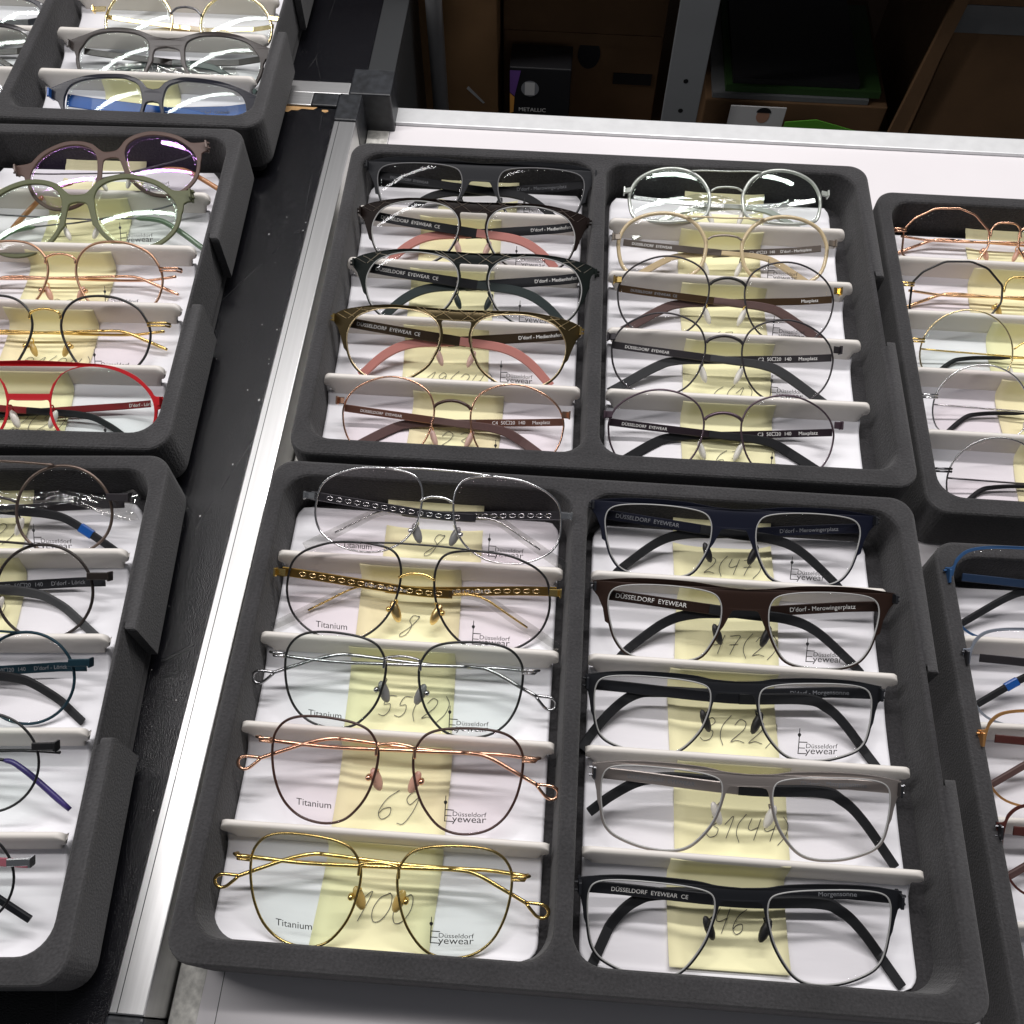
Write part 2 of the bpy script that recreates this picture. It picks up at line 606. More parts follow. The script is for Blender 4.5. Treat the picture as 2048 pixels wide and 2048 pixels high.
SQ1 = [(12.5, -13), (13.3, -7.3), (16.7, -2.8), (25, -0.5), (39.5, 0.7), (55, 0.6), (67.3, -0.8), (72.9, -3.8), (74.8, -9), (74.2, -16), (72.2, -25.3), (69.3, -33.8), (64, -41), (55, -45), (42, -46), (30, -44.5), (22.2, -40.5), (16.8, -31), (13.5, -21)]
FACET = [(9.7, -7.4), (11.2, -2), (15.5, 3), (22, 5.9), (30, 7.5), (40, 8.2), (48, 7.6), (57, 5.5), (65.3, 1.2), (70.2, -6.2), (71.5, -14), (69.3, -25.5), (64.3, -35), (56, -42), (45, -45), (33, -43.5), (24, -38), (16.5, -30.3), (12, -20), (9.9, -13)]
ROUNDX = [(11.2, -3), (12, 2.5), (15, 9), (21, 13.8), (30, 17), (39.5, 17.8), (49, 15.8), (58.6, 11), (65, 4.8), (68, -2.4), (68.3, -8), (66.7, -16.5), (62.5, -24.5), (55, -31), (45, -34.6), (36, -34.4), (27.5, -31.8), (20.5, -27), (15, -19), (12, -9.5)]
ROUNDM = [(12.2, -6.5), (13.8, 0.8), (19.5, 9.4), (29, 14.9), (41, 17), (54, 15.3), (64.8, 9.9), (70.3, 1.5), (71.5, -6.8), (68.7, -20), (61.5, -31), (51, -37), (41, -38.5), (30, -36), (21, -29.5), (14.5, -19)]
PANTO = [(8.5, -4), (9.2, 2), (12.7, 8), (20.5, 12.5), (31.4, 14), (42, 12.4), (51.5, 8.7), (58.5, 3.1), (63.5, -3.2), (65.6, -10), (64.8, -18), (60.8, -27.5), (52, -36), (42, -39.5), (32, -39), (23, -35), (15, -27), (10.3, -17)]
PANTOW = [(9, -2), (10.4, 8), (15.8, 14.8), (23.6, 18.4), (35, 19.2), (45.6, 17.3), (55.3, 12), (60.3, 4.7), (62.8, -2.5), (62.2, -11), (58.7, -20.5), (51, -29), (41, -33), (31, -32.5), (21, -27), (13, -14.5)]
ROUNDB = [(13, -5), (13.3, 0), (15, 6.5), (19.5, 13.5), (27.5, 17.3), (38, 18.4), (50, 16.3), (61, 10.8), (68.5, 3.2), (71.7, -5), (71, -15), (66, -25), (57, -32), (45, -35), (33, -33), (22, -26), (15, -15)]
CATEYE = [(13, -5), (14, 2), (18, 6.2), (26, 9.2), (40, 10.4), (52, 9.2), (61, 6), (67, -1), (70, -7), (69, -18), (62, -30), (48, -36), (34, -35), (22, -28), (15, -17)]
SOFTSQ = [(7.2, -4), (10, 7), (17, 11.2), (25, 12.7), (45.9, 11.7), (61, 7.5), (67, -1), (67.4, -13), (62, -26), (50, -33), (36, -34), (22, -30), (13, -22), (8.5, -13)]
OCTA = [(10.6, 2.0), (11.3, 3.6), (20.5, 13.4), (22.5, 14.8), (31.5, 18.2), (34, 18.6), (48, 18.2), (50.5, 17.5), (62.0, 11.2), (63.5, 9.8), (68.2, 3.9), (69.0, 1.9), (69.4, -14), (68.8, -16), (60, -28.5), (58, -30.2), (47, -34), (44, -34.4), (34, -34), (31, -33), (20.5, -26), (19, -24.5), (11.3, -10), (10.6, -8)]
RECTK = [(11, -8), (13, 3), (20, 11), (30, 14.3), (45, 14.9), (58.6, 14.1), (67.4, 11.8), (72.4, 7.1), (74.6, 1.2), (75.6, -8.7), (74.5, -19), (70, -30), (62, -37), (48, -40), (34, -39), (22, -32), (14, -20)]


def mirror(P):
    return [(-x, y) for x, y in P]


def wrap(x):
    return -x * x / 1000.0


# folded temple paths for the temple hinged on the viewer's left; the other one is mirrored
T_PILOT = [(-77, -1), (-9, -5), (15, -5.5), (28, -5), (38, -7), (53, -15.5), (80, -31)]
T_LOOP = [(-70, -1.5), (-40, -1.8), (7, -0.6), (36, 0.4), (46, -0.8), (58, -5.8), (71, -11.5)]
T_LOOP2 = [(-70, -1), (-17, -0.6), (26, 1.4), (36, 1.4), (46, -0.6), (58, -4.6), (69.5, -8.6)]
T_SHEET = [(-73, -3), (-2, -6), (38, -5), (50, -8.5), (61, -17.5), (78, -38)]
T_SHEET1 = [(-78, -6), (-2, -12), (25, -14), (42, -20), (62, -36), (68, -42)]
T_SHEET2 = [(-73, -2), (0, -4.5), (35, -5.5), (47, -9), (57, -18), (69, -37)]
T_FACET = [(-76, -1), (-38, -4), (2, -8.5), (30, -11.5), (47, -19.5), (63, -35)]
T_STRIP = [(-68, -2.5), (0, -6), (26, -8), (40, -13), (68, -31)]
T_WIRE = [(-70, -1), (0, -8), (22, -9), (45, -11), (58, -17), (86, -41)]
T_WIRE2 = [(-72, -4), (10, -5), (40, -7), (52, -12), (76, -33)]


TILT = 32.0


FLATTER = {'UR1': 22.0, 'LM1': 22.0, 'LM2': 22.0}


def place(ha, tl=None):
    """frame at the middle of the hinge line: x along it, y up the tilted lens plane, z off the lens front"""
    x0, y0, x1, y1, z = ha
    tilt = math.radians(tl or TILT)
    U = np.array([x1 - x0, y1 - y0, 0.0])
    w = np.linalg.norm(U)
    U /= w
    V0 = np.array([-U[1], U[0], 0.0])
    V = math.cos(tilt) * V0 + np.array([0, 0, math.sin(tilt)])
    N = np.cross(U, V)
    m = np.array([(x0 + x1) / 2, (y0 + y1) / 2, z]) * S
    return Matrix(((U[0], V[0], N[0], m[0]), (U[1], V[1], N[1], m[1]), (U[2], V[2], N[2], m[2]), (0, 0, 0, 1))), w


def lens_mesh(parent, poly, c, k, material, zoff=0.0):
    poly = np.array(poly)
    n = len(poly)
    R = 130.0
    rings = [0.0, 0.3, 0.55, 0.75, 0.9, 1.0]

    def zf(x, y):
        return wrap(x) + 2.2 + zoff - ((x - c[0]) ** 2 + (y - c[1]) ** 2) / (2 * R)
    V, F = [], []
    for side in (0.0, -1.7):
        base = len(V)
        V.append((c[0], c[1], zf(*c) + side))
        for r in rings[1:]:
            for p in poly:
                q = c + (p - c) * r
                V.append((q[0], q[1], zf(q[0], q[1]) + side))
        for i in range(n):
            j = (i + 1) % n
            f = [(base, base + 1 + i, base + 1 + j)]
            for g in range(len(rings) - 2):
                a = base + 1 + g * n
                b = a + n
                f.append((a + i, b + i, b + j, a + j))
            F += [t if side else t[::-1] for t in f]
    a = 1 + (len(rings) - 2) * n
    b = a + 1 + (len(rings) - 1) * n
    cw = np.sum(poly[:, 0] * np.roll(poly[:, 1], -1) - poly[:, 1] * np.roll(poly[:, 0], -1)) < 0
    if not cw:
        F = [t[::-1] for t in F]
    for i in range(n):
        j = (i + 1) % n
        F.append((a + i, a + j, b + j, b + i))
    o = mesh_obj("lens", V, F, material, parent, True, k)
    return o, zf


def rim_path(poly, c, dz=0.0):
    return [(p[0], p[1], wrap(p[0]) + 1.4 + dz - ((p[0] - c[0]) ** 2 + (p[1] - c[1]) ** 2) / 260.0) for p in poly]


def temple(root, side, sp, k, av, zrel, tl):
    """one folded temple: metal length, then the tip; side -1 is hinged on the viewer's left"""
    pts = sp['path'] if side < 0 else [(-x, y + sp.get('dy', 0.0) * (i > 0)) for i, (x, y) in enumerate(sp.get('path2', sp['path']))]
    pts = [(x, y * av - (2.15 if i else 0.6)) for i, (x, y) in enumerate(pts)]
    P2 = catmull(pts, 8, False)
    L = np.concatenate([[0], np.cumsum(np.linalg.norm(np.diff(P2, axis=0), axis=1))])
    t = L / L[-1]
    z0 = -10.5 if side < 0 else -13.8
    zz = np.interp(t, [0, 0.12, 0.72, 1], [-9.0, z0, z0, z0 - 0.6 + (sp.get('lift', 0.0) if side > 0 else sp.get('lift', 0.0) * 0.4)])
    zz = np.maximum(zz, (-26.4 - zrel - P2[:, 1] * k * math.sin(tl)) / math.cos(tl) / k)
    P = np.column_stack([P2, zz])
    sp_at = sp.get('split', 0.62)
    i0 = int(np.searchsorted(t, sp_at))
    A, B = P[:i0 + 1], P[i0:]
    tk = sp.get('t', 1.0)
    if sp['kind'] == 'ribbon':
        o = MB().add(*ribbon(A, sp['h'], tk)).build("temple", sp['m'], root, False, k)
        if sp.get('tip') is not None:
            B2 = P[max(i0 - 1, 0):]
            MB().add(*ribbon(B2, sp.get('ht', [sp['h'], sp['h'] * 1.05, sp['h'] * 0.95]), tk + 1.4)).build("temple_tip", sp['tip'], o, False, k)
            if sp.get('core') is not None:
                nb = int(len(B) * 0.86)
                MB().add(*tube(B[:nb], 0.65, seg=6)).build("tip_core", sp['core'], o, True, k)
    else:
        o = MB().add(*tube(A, sp['h'], seg=8)).build("temple", sp['m'], root, True, k)
        if sp.get('tip') is not None:
            n = len(B)
            MB().add(*tube(B, np.interp(np.arange(n), [0, 1, n - 3, n - 1], [sp['h'] * 1.1, sp['rt'] * 0.8, sp['rt'], sp['rt'] * 0.75]), seg=10)).build("temple_tip", sp['tip'], o, True, k)
        elif sp.get('loop'):
            MB().add(*tube(B, sp['h'], seg=8)).build("temple_end", sp['m'], o, True, k)
            d = P[-1] - P[-3]
            d[2] = 0
            d /= np.linalg.norm(d)
            n = np.array([-d[1], d[0], 0])
            e = P[-1]
            lp = [e + d * a + n * b for a, b in ((0, 0.5), (3.5, 2.0), (7, 3.2), (10, 2.6), (11.3, 0), (10, -2.6), (7, -3.2), (3.5, -2.0), (0, -0.5))]
            MB().add(*tube(catmull([p for p in lp], 4, False), sp['h'] * 0.8, seg=8)).build("ear_loop", sp['m'], o, True, k)
    if sp.get('band') is not None:
        a0, a1 = sp.get('band_at', (0.78, 0.87))
        MB().add(*ribbon(P[(t >= a0) & (t <= a1)], sp['h'] * 1.02, tk + 1.8)).build("temple_band", sp['band'], o, False, k)
    return o, P


ROW_BASE = {'LL': (0.0, 0, 0), 'LR': (0.0, 0, 0), 'UL': (273.7, 0, 0), 'UR': (273.7, 0, 0), 'LM': (257.6, 2.3, -55.5), 'DL': (-13.3, 4.1, -32.2),
            'TR': (528.2, 0.8, -56.4), 'TL': (528.2, 0.8, -56.4), 'RA': (270.5, 0, 0), 'RB': (-17.5, 0.6, 389.5)}


def lens_room(key, ha):
    """lowest lens point, in the tilted lens plane, that still stays behind the divider in front of this row"""
    y0, a, xr = ROW_BASE[key[:2]]
    row = int(key[2])
    xm, ym = (ha[0] + ha[2]) / 2, (ha[1] + ha[3]) / 2
    lim = y0 + (65 + 49.4 * (4 - row) + 2.2 if row < 5 else 11.2) + math.sin(math.radians(a)) * (xm - xr)
    if key == 'LM1':
        return -60.0
    return -(ym - lim) / math.cos(math.radians(TILT))


def glasses(name, label, ha, md, st, group, key, cat="glasses"):
    tl = FLATTER.get(key, TILT)
    mw, w = place(ha, tl)
    k = w / md['W']
    root = empty(name, mw=mw)
    tag(root, label, cat, group)
    Wh = md['W'] / 2
    # outlines were measured on a flatter plane: stretch them to the real tilt
    av = md['a'] if tl == TILT else 1.0
    md = dict(md)
    for q in ('lens', 'top', 'end_pts', 'bridge', 'brow'):
        if q in md:
            md[q] = [(x, y * av) for x, y in md[q]]
    if 'holes' in md:
        md['holes'] = [[(x, y * av) for x, y in h] for h in md['holes']]
    lp = np.array(md['lens'], float)
    vmin = lens_room(key, ha) / k
    if lp[:, 1].min() < vmin:
        lo_ = lp[:, 1] < -18
        lp[lo_, 1] = -18 + (lp[lo_, 1] + 18) * (vmin + 18) / (lp[:, 1].min() + 18)
    outl = np.array(catmull(lp, md.get('n', 4)))
    cR = outl.mean(0)
    fm = st['m']
    polys = {1: outl, -1: np.array(mirror(outl))}
    cs = {1: cR, -1: cR * np.array([-1, 1])}
    style = md['style']
    # ---- front
    if style == 'wire':
        for s in (-1, 1):
            MB().add(*tube(rim_path(polys[s], cs[s]), md.get('r', 0.75), True, 8)).build("rim", st.get('rim', fm), root, True, k)
        br = md['bridge']
        P = catmull(br + [(-x, y) for x, y in br[::-1] if x > 0.01], 5, False)
        MB().add(*tube([(x, y, wrap(x) + 0.6 + (abs(x) < 9) * 0.5) for x, y in P], md.get('rb', 0.75), seg=8)).build("bridge", st.get('bridge', fm), root, True, k)
        if 'brow' in md:
            b = md['brow']
            P = catmull(b + [(-x, y) for x, y in b[::-1] if x > 0.01], 5, False)
            MB().add(*tube([(x, y, wrap(x) + 1.0) for x, y in P], md.get('rbrow', 0.55), seg=8)).build("brow_bar", st.get('rim', fm), root, True, k)
        for s in (-1, 1):
            j = np.argmin(np.abs(polys[s][:, 1] - md.get('ey', 0.5)) + 100.0 * (polys[s][:, 0] * s < cR[0]))
            e = polys[s][j]
            y0 = md.get('ey', 0.5)
            if md.get('end') == 'block':
                MB().add(*ribbon([(e[0], y0, -1.2), (s * (Wh - 1), y0, -3.0)], 4.2, 1.4)).add(*ribbon([(s * (Wh - 1.4), y0, -3.2), (s * (Wh - 0.4), y0, -3.2)], 5.0, 6.0)).build("end_piece", fm, root, False, k)
            else:
                MB().add(*tube([(e[0] - s * 0.2, y0 + 0.7, -2.6), (s * (Wh - 2), y0 + 0.7, -3), (s * Wh, y0 + 0.4, -5.5), (s * (Wh - 1), y0 - 0.5, -9)], 0.75)).add(
                    *tube([(e[0] - s * 0.2, y0 - 1.0, -2.8), (s * (Wh - 2.5), y0 - 1.0, -3.4), (s * (Wh - 1.2), y0 - 1.0, -8.5)], 0.7)).build("end_piece", fm, root, True, k)
    else:
        rimw = md.get('rw', 1.0)
        dense_off = offset(outl, rimw)
        top = [p for p in (catmull(md['top'], 4, False) if md.get('smooth_top', True) else np.array(md['top']))]
        end = md['end_pts']
        bri = catmull(md['bridge'], 4, False)
        i0 = int(np.argmin(np.linalg.norm(dense_off - np.array(end[-1]), axis=1)))
        i1 = int(np.argmin(np.linalg.norm(dense_off - np.array(bri[0]), axis=1)))
        n = len(dense_off)
        idx = []
        i = (i0 + 1) % n
        while i != i1:
            idx.append(i)
            i = (i + 1) % n
        half = [tuple(p) for p in top] + list(end) + [tuple(dense_off[i]) for i in idx] + [tuple(p) for p in bri]
        if half[0][0] < 0.01:
            mh = [(-x, y) for x, y in half[1:]]
        else:
            mh = [(-x, y) for x, y in half]
        if half[-1][0] < 0.01:
            mh = mh[:-1]
        outer = half + mh[::-1]
        V, F = fill_loops([outer, polys[1], polys[-1]] + md.get('holes', []), md.get('thick', 0.9), md.get('bev', 0.15))
        V = V.copy()
        V[:, 2] += np.array([wrap(x) for x in V[:, 0]]) + md.get('fz', 0.3)
        fr = mesh_obj("front_frame", V.tolist(), F, fm, root, False, k)
        if st.get('edge') is not None:
            for s in (-1, 1):
                MB().add(*tube([(p[0], p[1], wrap(p[0]) + md.get('fz', 0.3) + 0.35) for p in offset(polys[s], -0.35)], 0.42, True, 6)).build("lens_edge", st['edge'], root, True, k)
        if md.get('facets'):
            m = MB()
            rnd = random.Random(7)
            top_y = lambda x: np.interp(abs(x), [0, 20, 47, 71, 80], [8.3, 9.1, 9.7, 6.2, 2.2])
            for a, b in ((2, 12), (12, 3), (-4, -14), (-12, -2), (22, 12), (-22, -13), (66, 58), (60, 70), (72, 66), (-66, -58), (-62, -71), (-74, -67), (77, 72), (-78, -72), (17, 24), (-26, -17), (33, 27)):
                ya, yb = top_y(a) - 0.2, max(top_y(b) - 7.2, np.interp(abs(b), [0, 10, 16, 22, 60, 66, 80], [1.3, 1.3, 4, 7, 5.3, 1.5, -3]))
                m.add(*tube([(a, ya, wrap(a) + 0.85), (b, yb, wrap(b) + 0.85)], 0.22, seg=4))
            for s in (-1, 1):
                for a, b, c2, d in ((9.8, -9, 11, -12), (11, -15, 9.4, -18), (10.4, -20, 13, -24)):
                    m.add(*tube([(s * a, b, 0.85), (s * c2, d, 0.85)], 0.22, seg=4))
            n0, nv = len(fr.data.polygons), len(fr.data.vertices)
            VV = V.tolist() + [(v[0], v[1] * av, v[2]) for v in m.V]
            FF = list(F) + [tuple(i + nv for i in f) for f in m.F]
            me = bpy.data.meshes.new("front_frame")
            me.from_pydata([(v[0] * S * k, v[1] * S * k, v[2] * S * k) for v in VV], [], FF)
            me.materials.append(fm)
            me.materials.append(st['facet'])
            me.polygons.foreach_set("material_index", [0] * n0 + [1] * (len(me.polygons) - n0))
            fr.data = me
        for s in (-1, 1):
            ht = md.get('hinge', (-4.5, 1.2))
            x = s * (Wh - 0.9)
            m = MB().add(*ribbon([(x - 0.6, sum(ht) / 2, -5.2), (x + 0.6, sum(ht) / 2, -5.2)], ht[1] - ht[0], 9.5))
            m.add(*ribbon([(s * Wh, ht[1] - 1.3, -4.5), (s * (Wh + 1.6), ht[1] - 1.3, -4.5)], 1.2, 1.6)).add(*ribbon([(s * Wh, ht[0] + 1.3, -4.5), (s * (Wh + 1.6), ht[0] + 1.3, -4.5)], 1.2, 1.6))
            m.build("hinge", st.get('hm', fm), root, False, k)
    # ---- lenses
    for s in (-1, 1):
        poly = offset(polys[s], -0.15)
        lo, zf = lens_mesh(root, poly, cs[s], k, st.get('lens', LENS), md.get('lz', 0.0))
        if s > 0 and st.get('logo'):
            V, F = LOGO
            lx, ly = st['logo']
            ly = max(ly, poly[:, 1].min() + 3.5)
            VV = [(lx + v[0], ly + v[1], zf(lx + v[0], ly + v[1]) + 0.12) for v in V]
            mesh_obj("lens_print", VV, F, PRINTB, lo, k=k)
        if s < 0 and st.get('titanium'):
            lx, ly = st['titanium']
            text_mesh("lens_print", "Titanium", PRINTB, lo, lx, ly, 0.12, width=18.0, zfun=zf, k=k)
    # ---- nose pads
    px, py, pr = md.get('pad', (12, -17, (1.6, 4.6)))
    for s in (-1, 1):
        if st.get('pad') is None:
            continue
        V, F = [], []
        N1, N2 = 10, 6
        ang = s * 0.38
        for i in range(N2 + 1):
            th = math.pi * i / N2
            for j in range(N1):
                ph = 2 * math.pi * j / N1
                a, b, c = math.sin(th) * math.cos(ph), math.cos(th), math.sin(th) * math.sin(ph)
                X, Y, Zz = a * pr[0], b * pr[1], c * 2.4
                # turn the pad edge-on
                X, Zz = X * 1.0 - s * Zz * 0.35, Zz * 0.8 + s * X * 0.4
                V.append((s * (px - 2.2) + X * math.cos(ang) - Y * math.sin(-ang), py + X * math.sin(-ang) + Y * math.cos(ang), -5.5 + Zz))
        for i in range(N2):
            for j in range(N1):
                l = (j + 1) % N1
                F.append((i * N1 + j, i * N1 + l, (i + 1) * N1 + l, (i + 1) * N1 + j))
        pd = mesh_obj("nose_pad", V, F, st['pad'], root, True, k)
        jj = int(np.argmin(np.linalg.norm(polys[s] - np.array([s * (px - 1), py + 7]), axis=1)))
        q = polys[s][jj]
        MB().add(*tube(catmull([(q[0], q[1], -1.0), (q[0] - s * 0.8, q[1] - 0.5, -4), (s * (px - 1.5), py + 2, -6.8), (s * (px - 2), py, -6)], 4, False), 0.45, seg=6)).build("pad_arm", st.get('arm', fm), pd, True, k)
        if st.get('screw'):
            V, F = tube([(s * (px + 1.4), py + 1.5, -4.6), (s * (px + 1.4), py + 1.5, -1.8), (s * (px + 1.4), py + 1.5, -1.0)], [1.5, 1.5, 0.7], seg=10)
            mesh_obj("pad_screw", V, F, st['arm'] if st.get('arm') else fm, pd, True, k)
    # ---- temples
    sp = dict(st['temple'])
    for s in (-1, 1):
        o, P = temple(root, s, sp, k, av, ha[4] - {'LM': 20, 'DL': 20, 'TR': 20, 'TL': 20, 'RA': -17, 'RB': -17}.get(key[:2], 0), math.radians(tl))
        tk = sp.get('t', 1.0)
        for (ts, txt, x0, wd, pm) in st.get('text', ()):
            if ts != s:
                continue
            # find the path height and slope under the text
            xs = P[:, 0]
            order = np.argsort(xs)
            ya = np.interp(x0, xs[order], P[order, 1])
            yb = np.interp(x0 + wd, xs[order], P[order, 1])
            za = np.interp(x0 + wd / 2, xs[order], P[order, 2])
            rt = math.atan2(yb - ya, wd)
            xo, zo = xs[order], P[order, 2]
            text_mesh("temple_print", txt, pm, o, x0 + 1.0 * math.sin(rt), ya - 1.0, tk / 2 + 0.2, width=wd, rot=rt, k=k, zfun=lambda a, b: float(np.interp(a, xo, zo)))
        if sp.get('chain') is not None:
            m = MB()
            for i in range(15):
                f = 0.07 + i * 0.0335
                L = np.concatenate([[0], np.cumsum(np.linalg.norm(np.diff(P, axis=0), axis=1))])
                L /= L[-1]
                c = np.array([np.interp(f, L, P[:, j]) for j in range(3)])
                d = np.array([np.interp(f + 0.01, L, P[:, j]) for j in range(3)]) - c
                d[2] = 0
                d /= np.linalg.norm(d)
                n = np.array([-d[1], d[0], 0])
                ring = [c + d * (1.95 * math.cos(a)) + n * (1.15 * math.sin(a)) + np.array([0, 0, tk / 2 + 0.2]) for a in np.linspace(0, 2 * math.pi, 13)[:-1]]
                m.add(*tube(ring, 0.27, True, 5))
            m.build("chain_relief", sp['chain'], o, True, k)
    return root


# ------------------------------------------------------------------ setting: floor, two display tables, storage behind
def plain_box(name, x0, x1, y0, y1, z0, z1, m, parent=None, bv=0.0):
    o = MB().box(x0, x1, y0, y1, z0, z1).build(name, m, parent)
    if bv:
        bevel(o, bv)
    return o


kind(plain_box("floor", -2500, 3000, -1500, 4000, -860, -850, FLOORM), "structure")

# near table with the black top
tb = empty("display_table", (-10.1, -21.7, -25), rz=math.radians(-0.48))
tag(tb, "black pebbled table with a bright aluminium rail under the left trays", "table", "display tables")
plain_box("table_top", -800, -17.4, -240, 631.8, -32, -1.5, PEBBLE, tb, 0.6)
m = MB().box(-17.2, 0, 0, 616, -38, 0)
r = bevel(m.build("side_rail", ALU, tb), 0.8)
MB().box(-13.2, -12.7, 0.5, 615.5, -0.2, 0.06).build("rail_groove", DARKALU, r)
plain_box("rail_cap", -17.6, 0.3, -40, -0.4, -38, 0.4, BRACKET, tb, 1.5)
plain_box("side_panel", -16.5, -0.6, -230, 616, -800, -38.4, DARKALU, tb)
m = MB().box(-17.6, 0.4, 616.4, 647.5, -38, 1.0)
m.box(-38.0, -17.7, 632, 647.3, -38, 0.8)
bevel(m.build("corner_bracket", BRACKET, tb), 1.2)
plain_box("rear_rail", -800, -38.3, 632.2, 647, -38, 0.2, ALUX, tb, 0.8)
m = MB()
m.add([(-64, 631.4, -1.2), (-48, 631.6, -1.2), (-33, 631.6, -1.2), (-36, 628.8, -1.2), (-45, 629.2, -1.2), (-48, 627.0, -1.2), (-53, 627.2, -1.2), (-55, 624.6, -1.2), (-62, 625, -1.2)], [tuple(range(9))])
m.add([(-29, 629.2, -1.2), (-24.6, 629.4, -1.2), (-23.6, 627.6, -1.2), (-26, 626, -1.2), (-29, 627.4, -1.2)], [tuple(range(5))])
m.build("chipped_edge", WOOD, tb)
m = MB()
rnd = random.Random(11)
for i in range(20):
    x = -20 - 45 * rnd.random() ** 2
    y = rnd.uniform(60, 590)
    if rnd.random() < 0.35:
        x = -19 - 2 * rnd.random()
        y = rnd.uniform(380, 520)
    r0 = rnd.uniform(0.15, 0.6)
    m.add([(x + r0 * math.cos(a) * rnd.uniform(0.6, 1.5), y + r0 * math.sin(a) * rnd.uniform(0.6, 2.2), -1.35) for a in np.linspace(0, 6.28, 7)[:-1]], [tuple(range(6))])
m.build("dust_specks", SPECK, tb)

# black table behind it
tc = empty("display_table", (0, 647, -25))
tag(tc, "second black table standing behind the aluminium rail at the top left", "table", "display tables")
plain_box("table_top", -800, -5, -6.6, 900, -32, -1.5, PEBBLE, tc, 0.6)
plain_box("front_rail", -800, -15.4, -21.3, -7.0, -38, 0.2, ALUX, tc, 0.8)
plain_box("side_rail", -4.6, 17.4, 9.6, 900, -38, 0, DARKALU, tc, 0.8)  # grey aluminium rail, background shade put into its colour
m = MB().box(-15, 18, -21.6, 9.2, -38, 1.4)
bevel(m.build("corner_bracket", BRACKET, tc), 1.2)
plain_box("side_panel", -4, 16.8, -20, 900, -800, -38.4, DARKALU, tc)

# white table
tw = empty("display_table", (0, 0, -58))
tag(tw, "white laminate table with a raised rear rail carrying the four right trays", "table", "display tables")
plain_box("table_top", 2.4, 1000, -260, 633, -30, 0, WHITETOP, tw)
o = MB().add([(-11, -260, 0.1), (1.9, -260, 0.1), (13.6, 613, 0.1), (13.6, 632.8, 0.1), (-4.6, 632.8, 0.1), (-3.8, 611, 0.1),
              (-11, -260, -30), (1.9, -260, -30), (13.6, 613, -30), (13.6, 632.8, -30), (-4.6, 632.8, -30), (-3.8, 611, -30)],
             [(0, 1, 2, 3, 4, 5), (11, 10, 9, 8, 7, 6), (0, 5, 11, 6), (5, 4, 10, 11), (4, 3, 9, 10), (3, 2, 8, 9), (2, 1, 7, 8), (1, 0, 6, 7)]).build("side_edge", SCUFFED, tw)
bevel(o, 0.5)
plain_box("rear_rail", 11.5, 1000, 633.3, 652, -40, 3, WHITERAIL, tw, 1.0)
plain_box("rear_rail_end", -3.4, 11.2, 633.3, 646.5, -40, 1.5, WHITERAIL, tw, 1.0)
m = MB().box(13.8, 13.85 + 0.35, -260, 632.6, -1, 0.05)
m.build("edge_joint", DARKALU, tw)
for sx, sy in ((20, -240), (980, -240), (20, 600), (980, 600)):
    plain_box("leg", sx - 15, sx + 15, sy - 15, sy + 15, -792, -30.5, DARKALU, tw)

# storage rack behind: uprights, shelf, added shade board, boxes
sh = empty("storage_rack", (0, 780, -850))
tag(sh, "grey storage rack with perforated upright behind the white table", "rack")
for ux in (268, 1150):
    up = plain_box("upright", ux - 17, ux + 17, 2, 8, 0, 849, SHELFM, sh, 0.6)
    hm = MB()
    for i in range(34):
        zc = 730 - 32.4 * i + 8
        hm.add([(ux + 2.4 * math.cos(a), 1.85, zc + 2.4 * math.sin(a)) for a in np.linspace(0, 2 * math.pi, 13)[:-1]], [tuple(range(12))[::-1]])
    hm.build("upright_hole", BLACKLINE, up)
plain_box("shelf_and_shade_board", -260, 1170, -4, 520, 850, 872, CARDD, sh)  # unseen upper board, added to keep lamp light off the boxes
plain_box("shelf_and_shade_board", -260, 1170, 10, 520, 620, 640, CARDD, sh)
o = MB().add(*tube([(36, 766, -849), (36, 766, 900)], 7.5, seg=20)).build("support_pole", POSTM, None, True)
tag(o, "round grey metal pole rising behind the rear rail of the white table", "pole")


def carton(name, label, x0, x1, y0, y1, z0, z1, m, group="cardboard boxes on the rack"):
    o = bevel(plain_box(name, x0, x1, y0, y1, z0, z1, m), 1.0)
    tag(o, label, "box", group)
    return o


SH = -209.5
b = carton("cardboard_box", "brown cardboard box behind the grey pole at the left end of the rack", -40, 89, 796, 990, SH, -2, CARD)
plain_box("packing_tape", -12, -4, 795.2, 796, SH + 2, -4, CARDD, b)
MB().add([(58, 795.6, -142), (74, 795.6, -158), (76, 795.6, -157), (60, 795.6, -139)], [(0, 1, 2, 3)]).build("paper_tear", PAPER, b)
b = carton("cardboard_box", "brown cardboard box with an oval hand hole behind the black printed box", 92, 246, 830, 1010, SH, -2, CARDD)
m = MB().add([(176 + 11 * math.cos(a), 829.4, -122 + 16 * math.sin(a)) for a in np.linspace(0, 2 * math.pi, 25)[:-1]], [tuple(range(24))[::-1]])
m.build("hand_hole", BLACKCARD, b)
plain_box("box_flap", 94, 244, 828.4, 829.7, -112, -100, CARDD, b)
plain_box("box_label", 202, 240, 828.6, 829.8, -153, -141, BLACKCARD, b)
b = carton("printed_box", "small black printed box with a round symbol and white lettering", 101, 160, 786, 822, SH, -109, BLACKCARD, "boxes on the rack")
PURP = mat("purple_print", (0.16, 0.07, 0.30), 0.5)
AMBER = mat("amber_print", (0.70, 0.33, 0.07), 0.5)
MB().add([(101.5, 785.6, -112), (112, 785.6, -112), (106, 785.6, -140), (101.5, 785.6, -136)], [(0, 1, 2, 3)]).build("purple_corner", PURP, b)
MB().add([(101.5, 785.6, -137), (106, 785.6, -141), (105, 785.6, -158), (101.5, 785.6, -160)], [(0, 1, 2, 3)]).build("amber_corner", AMBER, b)
m = MB().add([(121 + 8.6 * math.cos(a), 785.5, -131 + 8.6 * math.sin(a)) for a in np.linspace(0, 2 * math.pi, 25)[:-1]], [tuple(range(24))[::-1]])
m.build("round_symbol", PRINTG, b)
